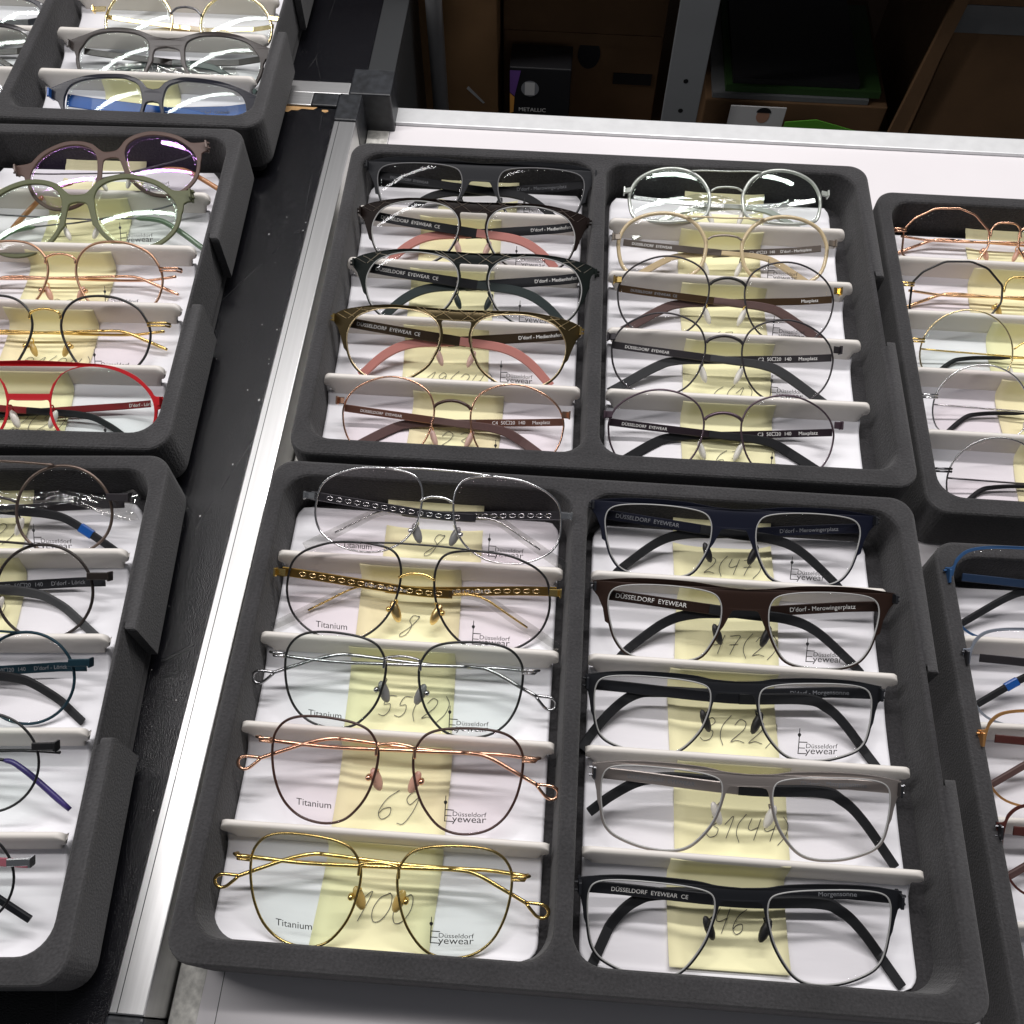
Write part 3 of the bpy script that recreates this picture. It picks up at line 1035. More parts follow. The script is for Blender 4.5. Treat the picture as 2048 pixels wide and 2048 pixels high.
MB().add([(116, 785.3, -138), (125.5, 785.3, -138), (125.5, 785.3, -124), (116, 785.3, -124)], [(0, 1, 2, 3)]).build("symbol_bar", PAPER, b)
V, F = text_arrays("METALLIC")
V = V * (27.0 / V[:, 0].max())
mesh_obj("box_lettering", [(110 + v[0], 785.4, -156.5 + v[1]) for v in V], F, PRINTW, b)
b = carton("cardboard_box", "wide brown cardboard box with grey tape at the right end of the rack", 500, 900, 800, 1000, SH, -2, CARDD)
plain_box("packing_tape", 500, 900, 799.2, 799.9, -62, -36, GREYPRINT, b)
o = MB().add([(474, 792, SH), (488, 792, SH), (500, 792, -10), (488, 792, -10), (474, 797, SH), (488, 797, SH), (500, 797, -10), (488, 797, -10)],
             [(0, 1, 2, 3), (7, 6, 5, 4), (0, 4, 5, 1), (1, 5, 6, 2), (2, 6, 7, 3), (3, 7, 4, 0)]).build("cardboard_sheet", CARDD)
tag(o, "dark cardboard sheet leaning against the wide box on the rack", "cardboard")
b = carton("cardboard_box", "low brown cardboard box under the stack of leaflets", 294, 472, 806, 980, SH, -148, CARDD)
for i, (x0, x1, h, mm, lb) in enumerate(((300, 452, 5, GREYPRINT, "brochure with shade-darkened grey cover lying lowest in the stack on the low cardboard box"), (312, 462, 7, DEEPGREEN, "brochure with shade-darkened green cover in the middle of the stack on the low cardboard box"),
                                        (318, 440, 6, BLACKCARD, "brochure with cover shade-darkened to black lying topmost on the stack above the low cardboard box"))):
    z = -147.5 + [0, 5.4, 12.8][i]
    o = plain_box("brochure", x0, x1, 808 + i * 3, 950, z, z + h, mm)  # stack covers coloured dark in place of shade
    tag(o, lb, "brochure", "brochures in the rack")
o = plain_box("brochure", 318, 372, 795, 796.5, SH, -146, PAPER)
tag(o, "white leaflet with a small portrait standing in front of the low box", "leaflet", "brochures in the rack")
SKIN = mat("portrait_print", (0.45, 0.25, 0.17), 0.6)
MB().add([(351 + 6.5 * math.cos(a), 794.8, -156 + 8 * math.sin(a)) for a in np.linspace(0, 2 * math.pi, 17)[:-1]], [tuple(range(16))[::-1]]).build("portrait_print", SKIN, o)
MB().add([(351 + 7.2 * math.cos(a), 794.6, -152 + 6 * math.sin(a)) for a in np.linspace(0, math.pi, 12)], [tuple(range(12))[::-1]]).build("portrait_hair", BLACKCARD, o)
o = MB().add([(373, 790, SH), (446, 786, SH), (446, 786, -162), (402, 788, -152), (373, 790, -158), (373, 791, SH), (446, 787, SH), (446, 787, -162), (402, 789, -152), (373, 791, -158)],
             [(0, 1, 2, 3, 4), (9, 8, 7, 6, 5), (0, 5, 6, 1), (1, 6, 7, 2), (2, 7, 8, 3), (3, 8, 9, 4), (4, 9, 5, 0)]).build("brochure", LEAFGREEN)
tag(o, "bright green leaflet leaning beside the portrait leaflet", "leaflet", "brochures in the rack")


# ------------------------------------------------------------------ foam trays
TW, TL = 370.0, 269.0
HOLES = ((9.5, 175.3, 12.0, 259.0), (184.0, 360.0, 12.0, 259.0))


def rrect(x0, x1, y0, y1, r, n=8):
    P = []
    for cx, cy, a0 in ((x1 - r, y0 + r, -90), (x1 - r, y1 - r, 0), (x0 + r, y1 - r, 90), (x0 + r, y0 + r, 180)):
        for i in range(n + 1):
            a = math.radians(a0 + 90 * i / n)
            P.append((cx + r * math.cos(a), cy + r * math.sin(a)))
    return P


def outer_loop(ins, notch):
    r = 13.0
    P = rrect(ins, TW - ins, ins, TL - ins, max(r - ins, 2))
    if notch:
        # the first corner is bottom right, the second top right: cut the finger recess between them
        n = 9
        d = 6.6 + ins * 0.3
        a, b = 108.0 + ins * -0.6, 163.0 + ins * 0.6
        N = [(TW - ins, a), (TW - d + 1.2, a), (TW - d + 1.2, a - 3.0), (TW - d, a - 3.0), (TW - d, b + 3.0), (TW - d + 1.2, b + 3.0), (TW - d + 1.2, b), (TW - ins, b)]
        P = P[:n] + N + P[n:]
    return P


def foam_tray(label, origin, rz, H, block, notch=True):
    bm = bmesh.new()

    def ring(P, z):
        return [bm.verts.new((x * S, y * S, z * S)) for x, y in P]

    def bridge(A, B):
        n = len(A)
        for i in range(n):
            j = (i + 1) % n
            bm.faces.new((A[i], A[j], B[j], B[i]))
    lv = [(2.4, 0.0), (1.0, -0.5), (0.25, -1.6), (0, -3.2), (0.3, -block + 2), (1.2, -block)]
    rings = [ring(outer_loop(i, notch), z) for i, z in lv]
    for a, b in zip(rings, rings[1:]):
        bridge(a, b)
    pl = ring(outer_loop(8.0, False) if not notch else outer_loop(8.0, False), -block)
    # underside ledge and plinth
    pl2 = ring(outer_loop(8.0, False), -H)
    bridge(pl, pl2)
    bm.faces.new(pl2)
    hr = []
    for h in HOLES:
        hl = [(-2.2, 0.0), (-0.9, -0.5), (-0.2, -1.6), (0.1, -3.4), (1.6, -30.0)]
        rs = []
        for i, z in hl:
            rs.append(ring(rrect(h[0] + i, h[1] - i, h[2] + i, h[3] - i, 15.0), z))
        for a, b in zip(rs, rs[1:]):
            bridge(b, a)
        bm.faces.new(rs[-1])
        hr.append(rs[0])

    def edges(R):
        out = []
        for i in range(len(R)):
            e = bm.edges.get((R[i], R[(i + 1) % len(R)]))
            out.append(e)
        return out
    bmesh.ops.triangle_fill(bm, edges=edges(rings[0]) + edges(hr[0]) + edges(hr[1]), use_beauty=True, use_dissolve=False)
    bmesh.ops.triangle_fill(bm, edges=edges(rings[-1]) + edges(pl), use_beauty=True, use_dissolve=False)
    bmesh.ops.recalc_face_normals(bm, faces=bm.faces)
    me = bpy.data.meshes.new("foam_tray")
    bm.to_mesh(me)
    bm.free()
    me.materials.append(FOAM)
    o = bpy.data.objects.new("foam_tray", me)
    o.location = Vector(origin) * S
    o.rotation_euler = (0, 0, rz)
    COL.objects.link(o)
    tag(o, label, "tray", "charcoal foam trays of glasses")
    return o


# ------------------------------------------------------------------ white display inserts
PITCH = 49.4
ROW0 = 65.0


def row_profile(k):
    """floor of row k (0 is nearest), tray y and z"""
    o = k * PITCH
    a = [(16.0, -26.5), (18.5, -28.0), (32, -28.4), (44, -28.1), (49.0, -27.6), (53.0, -27.0), (56.0, -26.2), (58.4, -24.6)] if k else \
        [(13.2, -27.0), (15.5, -28.0), (32, -28.4), (44, -28.1), (49.0, -27.6), (53.0, -27.0), (56.0, -26.2), (58.4, -24.6)]
    return [(y + o, z) for y, z in a]


FACE = [(60.0, -25.0), (60.4, -20.5), (60.9, -16.0), (61.6, -12.0), (62.4, -9.4), (63.4, -8.3), (64.6, -7.9), (65.5, -8.5), (65.5, -10.2), (64.9, -13.0), (64.2, -17.0), (63.5, -21.0), (63.0, -25.4)]


def insert(label, tray, col, flaps=True):
    x0, x1 = (10.4, 172.0) if col == 0 else (188.0, 352.0)
    root = empty("display_insert")
    root.matrix_world = Matrix.LocRotScale(tray.location, tray.rotation_euler, None)
    tag(root, label, "insert", "white display inserts in the trays")
    prof = []
    for k in range(5):
        prof += row_profile(k)
        if k < 4:
            prof += [(60.2 + k * PITCH, -22.4), (62.0 + k * PITCH, -21.4), (64.0 + k * PITCH, -23.4)]
    yend = 251.5
    prof = [p for p in prof if p[0] < yend - 3 - 3] + [(yend - 1.5, -24.2), (yend, -25.5)]
    a, b = x0 + 0.9, x1 - 2.6
    ys, ye = prof[0][0], prof[-1][0]

    def ins(y):
        r = 9.0
        d = 0
        for e in (y - ys, ye - y):
            if e < r:
                d = max(d, r - math.sqrt(max(r * r - (r - e) ** 2, 0)))
        return d
    prof2 = []
    for (ya, za), (yb, zb) in zip(prof, prof[1:]):
        n = max(1, int((yb - ya) / 2.2))
        for i in range(n):
            prof2.append((ya + (yb - ya) * i / n, za + (zb - za) * i / n))
    prof2.append(prof[-1])
    V, F = [], []
    n = len(prof2)
    for y, z in prof2:
        d = ins(y)
        L, R = a + d, b - d
        for x, zz in ((L + 1.5, -34.0), (L, -33.0), (L, z - 1.2), (L + 0.7, z + 0.25), (L + 1.8, z + 0.1), (L + 3.2, z), (R - 3.2, z), (R - 1.8, z + 0.1), (R - 0.7, z + 0.25), (R, z - 1.2), (R, -33.0), (R - 1.5, -34.0)):
            V.append((x, y, zz))
    c = 12
    for i in range(n - 1):
        for j in range(c - 1):
            F.append((i * c + j, i * c + j + 1, (i + 1) * c + j + 1, (i + 1) * c + j))
    F.append(tuple(range(c)))
    F.append(tuple((n - 1) * c + j for j in range(c))[::-1])
    mesh_obj("insert_base", V, F, INSERTM, root, True)
    # raised dividers with rounded, slightly wider tabs
    if flaps:
        for k in range(4):
            V, F = [], []
            fl = np.array(FACE)
            fl[:, 0] += k * PITCH
            m = len(fl)
            hw = (x1 - x0) / 2
            xm = (x0 + x1) / 2
            cols = sorted(set([-hw, -hw + 0.3, -hw + 1.2, -hw + 2.6, -hw + 4.2, -hw + 5.5, -hw + 7, -hw + 10, 0, hw - 10, hw - 7, hw - 5.5, hw - 4.2, hw - 2.6, hw - 1.2, hw - 0.3, hw]))
            top, bot = -8.1, -25.4
            for x in cols:
                e = hw - abs(x)
                r = 5.0
                tmax = top - (r - math.sqrt(max(r * r - (r - min(e, r)) ** 2, 0))) * 0.9
                nk = 4.4
                bmin = bot if e > nk + 0.2 else -16.0 - (3.5 if e > nk - 1.5 else 0) + (1.6 - 1.6 * min(e, 1.6) / 1.6) * 0.8
                for y, z in fl:
                    zz = min(z, tmax) if z > -16 else max(z, bmin)
                    # keep the lean of the plate when the height is trimmed
                    f = np.interp(zz, [-25, -8], [0, 1])
                    f0 = np.interp(z, [-25, -8], [0, 1])
                    V.append((xm + x, y + (f - f0) * 5.5, zz))
            for i in range(len(cols) - 1):
                for j in range(m):
                    l = (j + 1) % m
                    F.append((i * m + j, i * m + l, (i + 1) * m + l, (i + 1) * m + j))
            F.append(tuple(range(m))[::-1])
            F.append(tuple((len(cols) - 1) * m + j for j in range(m)))
            mesh_obj("divider", V, F, FLAPM, root, True)
    return root


# ------------------------------------------------------------------ sticky notes with pen figures
STROKES = {
    '0': [[(0.5, 1), (0.15, 0.8), (0.02, 0.4), (0.2, 0.03), (0.5, 0.1), (0.68, 0.5), (0.6, 0.9), (0.42, 1.0)]],
    '1': [[(0.0, 0.62), (0.38, 1.0), (0.2, 0.0)]],
    '2': [[(0.05, 0.75), (0.25, 1.0), (0.55, 0.88), (0.5, 0.55), (0.02, 0.04), (0.3, 0.1), (0.65, 0.02)]],
    '3': [[(0.1, 0.9), (0.4, 1.0), (0.55, 0.8), (0.28, 0.55), (0.55, 0.4), (0.5, 0.1), (0.2, 0.0), (0.0, 0.12)]],
    '4': [[(0.12, 0.98), (0.02, 0.55), (0.2, 0.45), (0.55, 0.6)], [(0.6, 0.98), (0.42, 0.0)]],
    '5': [[(0.62, 1.0), (0.2, 0.98), (0.1, 0.58), (0.42, 0.6), (0.5, 0.25), (0.3, 0.02), (0.0, 0.08)]],
    '6': [[(0.55, 1.0), (0.2, 0.7), (0.05, 0.25), (0.25, 0.0), (0.5, 0.15), (0.45, 0.4), (0.2, 0.35), (0.08, 0.2)]],
    '7': [[(0.05, 0.95), (0.6, 1.0), (0.4, 0.5), (0.25, 0.0)], [(0.12, 0.5), (0.58, 0.56)]],
    '8': [[(0.6, 0.95), (0.3, 1.0), (0.2, 0.75), (0.4, 0.5), (0.3, 0.1), (0.05, -0.05), (0.0, 0.1), (0.35, 0.45), (0.62, 0.9), (0.55, 1.0)]],
    '9': [[(0.55, 0.85), (0.3, 1.0), (0.1, 0.75), (0.3, 0.55), (0.55, 0.8), (0.5, 0.3), (0.3, -0.1), (0.05, -0.1)]],
    '(': [[(0.4, 1.15), (0.1, 0.7), (0.08, 0.25), (0.3, -0.15)]],
    ')': [[(0.05, 1.15), (0.35, 0.8), (0.32, 0.3), (0.0, -0.15)]],
}


def note_z(k, y):
    pr = row_profile(k)
    return np.interp(y, [p[0] for p in pr], [p[1] for p in pr])


def sticky_note(label, tray, xl, k, txt, tx=None, ty=27.0, hgt=9.5, w=57.5, ybot=None, face=0.62, skew=0.0):
    root = empty("sticky_note")
    root.matrix_world = Matrix.LocRotScale(tray.location, tray.rotation_euler, None)
    tag(root, label, "note", "yellow sticky notes under the glasses")
    o = k * PITCH
    rnd = random.Random(int(xl * 7 + k))
    path = [(y, z + 0.55) for y, z in row_profile(k) if y > (ybot or 0)]
    if ybot:
        path = [(ybot, note_z(k, ybot) + 2.2), (ybot + 5, note_z(k, ybot + 5) + 1.0)] + [p for p in path if p[0] > ybot + 8]
    if k < 4:
        f = [(59.6 + o, -21.6), (60.5 + o, -16.4), (61.4 + o, -12.4), (62.4 + o, -9.8)]
        path += f[:max(1, int(round(face * 5)))]
    else:
        path = [p for p in path if p[0] < o + 53] + [(y + o, z + 0.5) for y, z in ((55.0, -24.4), (58.0, -23.8), (61.0, -22.0))]
    P = catmull(path, 3, False)
    V, F = [], []
    nx = 9
    cl, cr, sk = rnd.uniform(0, 1.3), rnd.uniform(0, 1.3), rnd.uniform(-0.05, 0.05)
    skew = skew or sk
    for i, (y, z) in enumerate(P):
        for j in range(nx):
            u = j / (nx - 1)
            V.append((xl + u * w + skew * (y - o - 40), y + (u - 0.5) * skew * -w * 0.2, z + 0.12 * math.sin(u * 5 + i * 0.3) + cl * max(0, 1 - u * 4) ** 2 + cr * max(0, u * 4 - 3) ** 2))
    n = len(P)
    for i in range(n - 1):
        for j in range(nx - 1):
            F.append((i * nx + j, i * nx + j + 1, (i + 1) * nx + j + 1, (i + 1) * nx + j))
    p = mesh_obj("note_paper", V, F, NOTEM, root, True)
    so = p.modifiers.new("thickness", 'SOLIDIFY')
    so.thickness = 0.12 * S
    if txt:
        m = MB()
        x = tx if tx is not None else xl + 17
        for ch in txt:
            for stq in STROKES[ch]:
                Q = catmull(stq, 5, False)
                pts = []
                for a, b in Q:
                    X = x + (a + 0.28 * b) * hgt
                    Y = ty + o + b * hgt * 1.15
                    pts.append((X, Y))
                pts = np.array(pts)
                for i in range(len(pts) - 1):
                    d = pts[i + 1] - pts[i]
                    d /= np.linalg.norm(d) + 1e-9
                    nn = np.array([-d[1], d[0]]) * 0.17
                    a0, b0 = pts[i] - d * 0.08, pts[i + 1] + d * 0.08
                    q = [a0 + nn, b0 + nn, b0 - nn, a0 - nn]
                    m.add([(c[0], c[1], note_z(k, c[1]) + 1.05) for c in q], [(0, 3, 2, 1)])
            x += hgt * (0.62 if ch in '()1' else 0.86)
        m.build("handwriting", INK, root)
    return root


# ------------------------------------------------------------------ spectacle models
M_PILOT = dict(a=1.014, W=160, lens=PILOT, style='wire', r=0.68, bridge=[(9.9, 1.0), (5, 3.2), (0, 3.7)], brow=[(32, 18.2), (16, 19.2), (0, 19.4)], end='block', ey=-1.5, pad=(13.5, -19, (2.6, 6.4)))
M_HEX = dict(a=1.07, W=142.5, lens=HEXW, style='wire', r=0.68, bridge=[(9.6, -3), (9.2, 1.2), (7.6, 2.6), (0, 3.6)], ey=-0.4, pad=(11.8, -17, (2.6, 6.2)))
M_SQ2 = dict(a=1.071, W=152.8, lens=SQ2, style='sheet', rw=0.75, top=[(0, 2.3), (11.8, 2.9), (21.5, 4.4), (40, 5.1), (60, 4.3), (76.4, 1.7)], end_pts=[(76.3, -5.0), (74.9, -6.3), (73.7, -11), (72.9, -16)],
             bridge=[(11.3, -9), (10.1, -5.2), (7.8, -3.5), (0, -3.3)], hinge=(-5, 1.4), pad=(15.5, -20, (2.2, 6.4)))
M_SQ1 = dict(a=1.013, W=166.2, lens=SQ1, style='sheet', rw=0.9, top=[(0, 0.2), (13.5, 1.2), (29, 3.1), (49.9, 3.7), (66.5, 3.0), (83.1, 0.9)], end_pts=[(82.8, -4.4), (80, -7.6), (77, -14), (75.6, -21)],
             bridge=[(11.4, -20), (9.7, -16.5), (7.4, -11.9), (5, -11), (0, -10.9)], hinge=(-4.2, 0.8), pad=(15.5, -26, (2.2, 6.4)))
M_FACET = dict(a=0.965, W=161.3, lens=FACET, style='sheet', rw=0.8, top=[(0, 8.3), (20, 9.1), (47, 9.8), (71, 6.3), (80.8, 2.2)], end_pts=[(80.4, -2.6), (77.5, -6.5), (75, -13), (72.8, -20)],
               bridge=[(8.6, -12), (8.4, -7), (9.6, -1), (9.0, 1.0), (7, 1.3), (0, 1.2)], facets=True, hinge=(-3, 2), pad=(12.5, -22, (2.0, 6.0)))
M_ROUNDX = dict(a=0.981, W=144.8, lens=ROUNDX, style='wire', r=0.6, bridge=[(11.3, 0.5), (9.5, 2.4), (5, 4.4), (0, 5.1)], rb=1.0, end='block', ey=1.0, pad=(13.2, -18, (1.9, 6.2)))
M_ROUNDM = dict(a=0.948, W=153.6, lens=ROUNDM, style='wire', r=1.35, bridge=[(11.6, -1.5), (8, 0.6), (0, 1.5)], rb=0.8, brow=[(26, 14.2), (14, 14.2), (0, 13.8)], rbrow=0.6, end='block', ey=-1.0, pad=(13.5, -20, (1.9, 6.2)))
M_PANTO = dict(a=0.938, W=147.5, lens=offset(catmull(PANTO, 1), -1.6).tolist(), style='sheet', rw=1.7, thick=2.0, bev=0.55, fz=-0.5, lz=-1.2, top=[(0, 1.6), (5, 2.2), (8.7, 5.2), (13.2, 10.0), (21, 13.4), (31.4, 14.9), (42, 13.2), (52, 9.4), (58, 5.0), (61, 2.9), (66, 2.4), (73.7, 2.9)],
               end_pts=[(73.7, -4.3), (70, -4.8), (67.4, -6.5), (66.7, -11)], bridge=[(9.6, -19), (7.4, -8), (5.4, -3.8), (0, -2.6)], hinge=(-4, 2.6), pad=(11.6, -22, (1.8, 5.2)))
M_PANTOW = dict(a=0.955, W=149.7, lens=PANTOW, style='wire', r=0.8, bridge=[(9.6, 4), (9.2, 7.2), (6, 9.3), (0, 10.4)], ey=1.6, pad=(12.5, -14, (1.9, 5.2)))
M_REDB = dict(a=0.979, W=153.2, lens=ROUNDB, style='sheet', rw=1.3, top=[(0, 21.6), (16, 21.1), (32, 20.2), (42, 19.6), (52, 17.6), (62, 12.6), (69.5, 5.0), (72, 1.2), (76.5, 0.8)],
              end_pts=[(76.5, -5.5), (73.6, -7), (73.1, -12)], bridge=[(12.6, -8), (11.6, -2.2), (7, -2.2), (0, -2.2)], hinge=(-5, 0.6), pad=(13.5, -13, (2.2, 6.0)), smooth_top=True,
              holes=[[(-30, 18.4), (30, 18.4), (25, 16.8), (19, 13.6), (14.4, 7.6), (12.2, 1.6), (-12.2, 1.6), (-14.4, 7.6), (-19, 13.6), (-25, 16.8)]])
M_ROUNDH = dict(a=1.014, W=148, lens=circle(37.5, -8.5, 25.5), n=2, style='wire', r=0.85, bridge=[(12.4, -3), (7, -1.2), (0, -0.6)], brow=[(33, 17.3), (16, 18.4), (0, 18.8)], rbrow=0.7, end='block', ey=0.5, pad=(13.5, -17, (1.8, 5.6)))
M_CAT = dict(a=0.92, W=155.7, lens=CATEYE, style='sheet', rw=1.5, thick=2.4, bev=0.5, top=[(0, 5.2), (10, 6.4), (18, 9.4), (27, 12), (40, 13), (53, 11.6), (63, 8), (77.5, 3.0)], end_pts=[(77, -2), (73, -5.5), (71.4, -10)],
             bridge=[(11.2, -13), (10.6, -6), (8, -2.4), (0, -1.0)], hinge=(-3, 2.4), pad=(12.5, -22, (1.8, 5.4)))
M_SOFT = dict(a=0.927, W=157.9, lens=SOFTSQ, style='sheet', rw=1.4, thick=2.4, bev=0.5, top=[(0, 4.2), (5, 5.6), (9.5, 10.5), (17, 13.6), (25, 15), (46, 14), (62, 10), (78.8, 3.4)], end_pts=[(78.2, -3), (72, -6), (69, -12)],
              bridge=[(7.2, -15), (5.8, -8), (4, -5.2), (0, -4.4)], hinge=(-3.5, 2.6), pad=(9.5, -22, (1.8, 5.2)))
M_BIGR = dict(a=0.912, W=155, lens=circle(39.5, -9, 28), n=2, style='wire', r=1.1, bridge=[(12.6, -2), (8, 2.5), (0, 4.2)], rb=0.9, end='block', ey=0, pad=(13, -20, (1.8, 5.6)))
M_OCTA = dict(a=0.944, W=157.8, lens=OCTA, n=1, style='wire', r=0.75, bridge=[(10.6, -2), (9.6, 4.5), (6, 8), (0, 8.6)], ey=1.2, pad=(13, -13, (1.7, 5.0)))
M_THINR = dict(a=0.974, W=166, lens=circle(43.5, -7, 29.5), n=2, style='wire', r=0.55, bridge=[(14.4, -3), (9, 1.2), (0, 2.6)], rb=0.6, ey=0.4, pad=(15, -18, (1.7, 5.0)))
M_RECTK = dict(a=1.008, W=158.7, lens=RECTK, style='sheet', rw=1.1, top=[(0, 4.5), (8, 4.6), (13, 7), (19.5, 12.4), (30, 15.7), (45, 16.3), (59, 15.5), (68.4, 13), (73.6, 8), (75.4, 3.2), (79.3, 2.4)],
               end_pts=[(79.3, -5.8), (77.6, -7.6), (76.8, -12)], bridge=[(11.8, -14), (9.4, -4), (6, -0.6), (0, 0)], hinge=(-6, 2.2), pad=(13.5, -18, (2.0, 5.6)))

# temple kinds
def tp(path, kind_, h, m, split=0.62, tip=None, **k):
    d = dict(path=path, kind=kind_, h=h, m=m, split=split, tip=tip)
    d.update(k)
    return d


def t_sheet(m, tip, path=T_SHEET, split=0.42, h=5.8, band=None, path2=None):
    return tp(path, 'ribbon', h, m, split, tip, ht=[h, h * 0.98, h * 0.84, h * 0.80], path2=path2 or (T_SHEET2 if path is T_SHEET else path), band=band, lift=5 if path2 else 0)


BR = "DÜSSELDORF  EYEWEAR"
HI = {
'LL1':(22.0,243.3,175.7,240.3,6.0),
'LL2':(11.7,198.4,172.0,196.8,-3.0),
'LL3':(19.2,148.4,161.8,148.1,0.0),
'LL4':(22.5,101.7,164.8,100.8,5.0),
'LL5':(21.5,46.4,163.1,46.2,-1.0),
'LR1':(186.0,249.6,347.1,250.7,5.0),
'LR2':(188.5,199.0,352.2,202.8,5.0),
'LR3':(186.5,146.3,340.4,150.6,-1.0),
'LR4':(190.9,98.6,341.7,100.3,5.0),
'LR5':(186.1,45.7,337.9,50.1,-1.0),
'UL1':(16.7,520.5,182.2,522.4,2.0),
'UL2':(19.5,470.8,178.1,471.3,4.0),
'UL3':(22.4,421.9,184.5,424.1,5.0),
'UL4':(17.2,373.9,176.1,374.4,5.0),
'UL5':(26.2,317.3,172.2,316.4,-8.0),
'UR1':(200.6,505.6,344.6,512.8,3.0),
'UR2':(193.7,463.4,346.7,468.2,0.0),
'UR3':(195.1,422.0,345.7,422.5,0.0),
'UR4':(192.0,372.7,340.4,372.3,1.0),
'UR5':(191.8,318.7,338.6,320.9,-8.0),
'LM1':(-212.1,470.4,-87.6,504.0,25.0),
'LM2':(-236.6,438.0,-90.3,461.7,20.0),
'LM3':(-236.6,388.5,-85.3,398.2,12.0),
'LM4':(-231.8,342.8,-81.5,352.5,12.0),
'LM5':(-226.5,288.4,-72.3,298.4,12.0),
'DL1':(-217.2,218.0,-68.8,225.2,19.0),
'DL2':(-214.9,172.6,-69.5,180.3,12.0),
'DL3':(-200.0,123.6,-65.3,131.6,13.0),
'DL4':(-200.4,77.3,-63.8,85.4,25.0),
'DL5':(-188.9,26.0,-59.1,33.5,25.0),
'TR3':(-220.5,665.6,-67.8,663.5,12.0),
'TR4':(-226.9,622.2,-69.8,623.2,12.0),
'TR5':(-224.4,565.2,-65.1,565.2,12.0),
'TL3':(-403.2,656.3,-247.7,660.1,12.0),
'TL4':(-397.3,618.0,-245.1,624.1,12.0),
'TL5':(-384.9,553.1,-243.6,559.7,12.0),
'RA1':(397.5,508.7,556.9,510.7,-25.0),
'RA2':(396.0,456.6,559.1,457.9,-25.0),
'RA3':(395.8,407.6,562.4,409.1,-25.0),
'RA4':(397.7,361.5,564.3,363.7,-25.0),
'RA5':(398.2,305.1,563.4,308.0,-25.0),
'RB1':(389.5,228.0,545.6,232.8,-12.0),
'RB2':(391.6,179.1,540.7,184.0,-12.0),
'RB3':(392.2,134.3,535.0,139.2,-12.0),
'RB4':(393.4,87.6,529.6,92.4,-12.0),
}
GL = "glasses lying in the trays"


def G(key, label, md, **st):
    return glasses("spectacles", label, HI[key], md, st, GL, key)


# ---- near tray, left column
G('LL1', "silver double-bridge pilot glasses with clear tips and chain-relief temples", M_PILOT, m=SILVER, rim=SILVER, lens=LENSP, arm=SILVER, pad=mat("smoke_pad", (0.2, 0.2, 0.2), 0.25), screw=1, logo=(32, -33), titanium=(-55, -30.5),
  temple=tp(T_PILOT, 'ribbon', 5.2, DARKSTEEL, 0.60, CLEARTIP, t=1.2, core=SILVER, chain=SILVER, ht=[5, 5.4, 6.4]))
G('LL2', "gold double-bridge pilot glasses with black-edged rims and clear temple tips", M_PILOT, m=GOLD, rim=BLACKLINE, lens=LENSP, pad=metal("gold_pad", (0.75, 0.55, 0.25), 0.3), screw=1, arm=GOLD, bridge=GOLD, logo=(32.5, -33.3), titanium=(-55, -30.5),
  temple=tp(T_PILOT, 'ribbon', 5.2, metal('dark_gold_temple', (0.38, 0.25, 0.07), 0.3), 0.58, CLEARTIP, t=1.2, core=GOLD, chain=metal("pale_gold_metal", (0.9, 0.74, 0.42)), ht=[5, 5.4, 6.4]), text=((1, "DÜSSELDORF EYEWEAR CE", 8, 32, PRINTW), (-1, "D'dorf Neuer Zollhof", -30, 24, PRINTW)))
GUNSIL = metal("gunmetal_silver", (0.40, 0.40, 0.41), 0.2)
G('LL3', "silver loop-tipped wire glasses with black-edged angular rims, above the rose pair", M_HEX, m=GUNSIL, rim=BLACKLINE, bridge=GUNSIL, lens=LENSG, pad=MATS["smoke_pad"], screw=1, arm=GUNSIL, logo=(26, -33.8), titanium=(-48.5, -31.8),
  temple=tp(T_LOOP, 'wire', 1.05, GUNSIL, 0.70, None, loop=1, path2=T_LOOP2, lift=8))
G('LL4', "rose gold loop-tipped wire glasses with dark-edged angular rims", M_HEX, m=ROSE, rim=mat("dark_brown_enamel", (0.05, 0.022, 0.016), 0.3), bridge=ROSE, lens=LENSP, pad=mat("rose_pad", (0.62, 0.36, 0.27), 0.25), screw=1, arm=ROSE, logo=(26, -33.8), titanium=(-48.5, -31.8),
  temple=tp(T_LOOP, 'wire', 1.05, ROSE, 0.70, None, loop=1, path2=T_LOOP2, lift=8))
G('LL5', "yellow gold loop-tipped wire glasses in the front row of the near tray", M_HEX, m=GOLD, rim=metal("dark_gold_rim", (0.55, 0.40, 0.15), 0.25), bridge=GOLD, lens=LENSG, pad=mat("amber_pad", (0.55, 0.38, 0.12), 0.2), screw=1, arm=GOLD, logo=(26, -33.8), titanium=(-48.5, -31.8),
  temple=tp(T_LOOP, 'wire', 1.05, GOLD, 0.70, None, loop=1, path2=T_LOOP2, lift=8))
# ---- near tray, right column
G('LR1', "navy blue flat-browed glasses with black rubber temples in the back row", M_SQ1, m=NAVY, edge=EDGELIGHT, lens=LENS, pad=PADBLACK, hm=BLACKM, logo=(34.5, -40.5), temple=t_sheet(NAVY, RUBBER, T_SHEET1), text=((-1, BR, -68, 38, PRINTG), (1, "D'dorf - Merowingerplatz", 30, 34, PRINTG)))
G('LR2', "dark brown flat-browed glasses overlapping the right rim of the near tray", M_SQ1, m=BROWNM, edge=EDGELIGHT, lens=LENS, pad=PADBLACK, hm=BLACKM, logo=(34.5, -40.5), temple=t_sheet(BROWNM, RUBBER, T_SHEET1), text=((-1, BR, -70, 40, PRINTW), (1, "D'dorf - Merowingerplatz", 28, 36, PRINTW)))
G('LR3', "black flat-browed glasses between the brown pair and the brushed grey pair", M_SQ2, m=BLACKM, edge=EDGELIGHT, lens=LENS, pad=PADBLACK, logo=(33.6, -38), temple=t_sheet(BLACKM, RUBBER, split=0.5, path2=[(-73, -2), (0, -5), (36, -5), (50, -7), (63, -16.5), (77, -33)]), text=((1, "D'dorf - Morgensonne", 32, 30, PRINTG),))
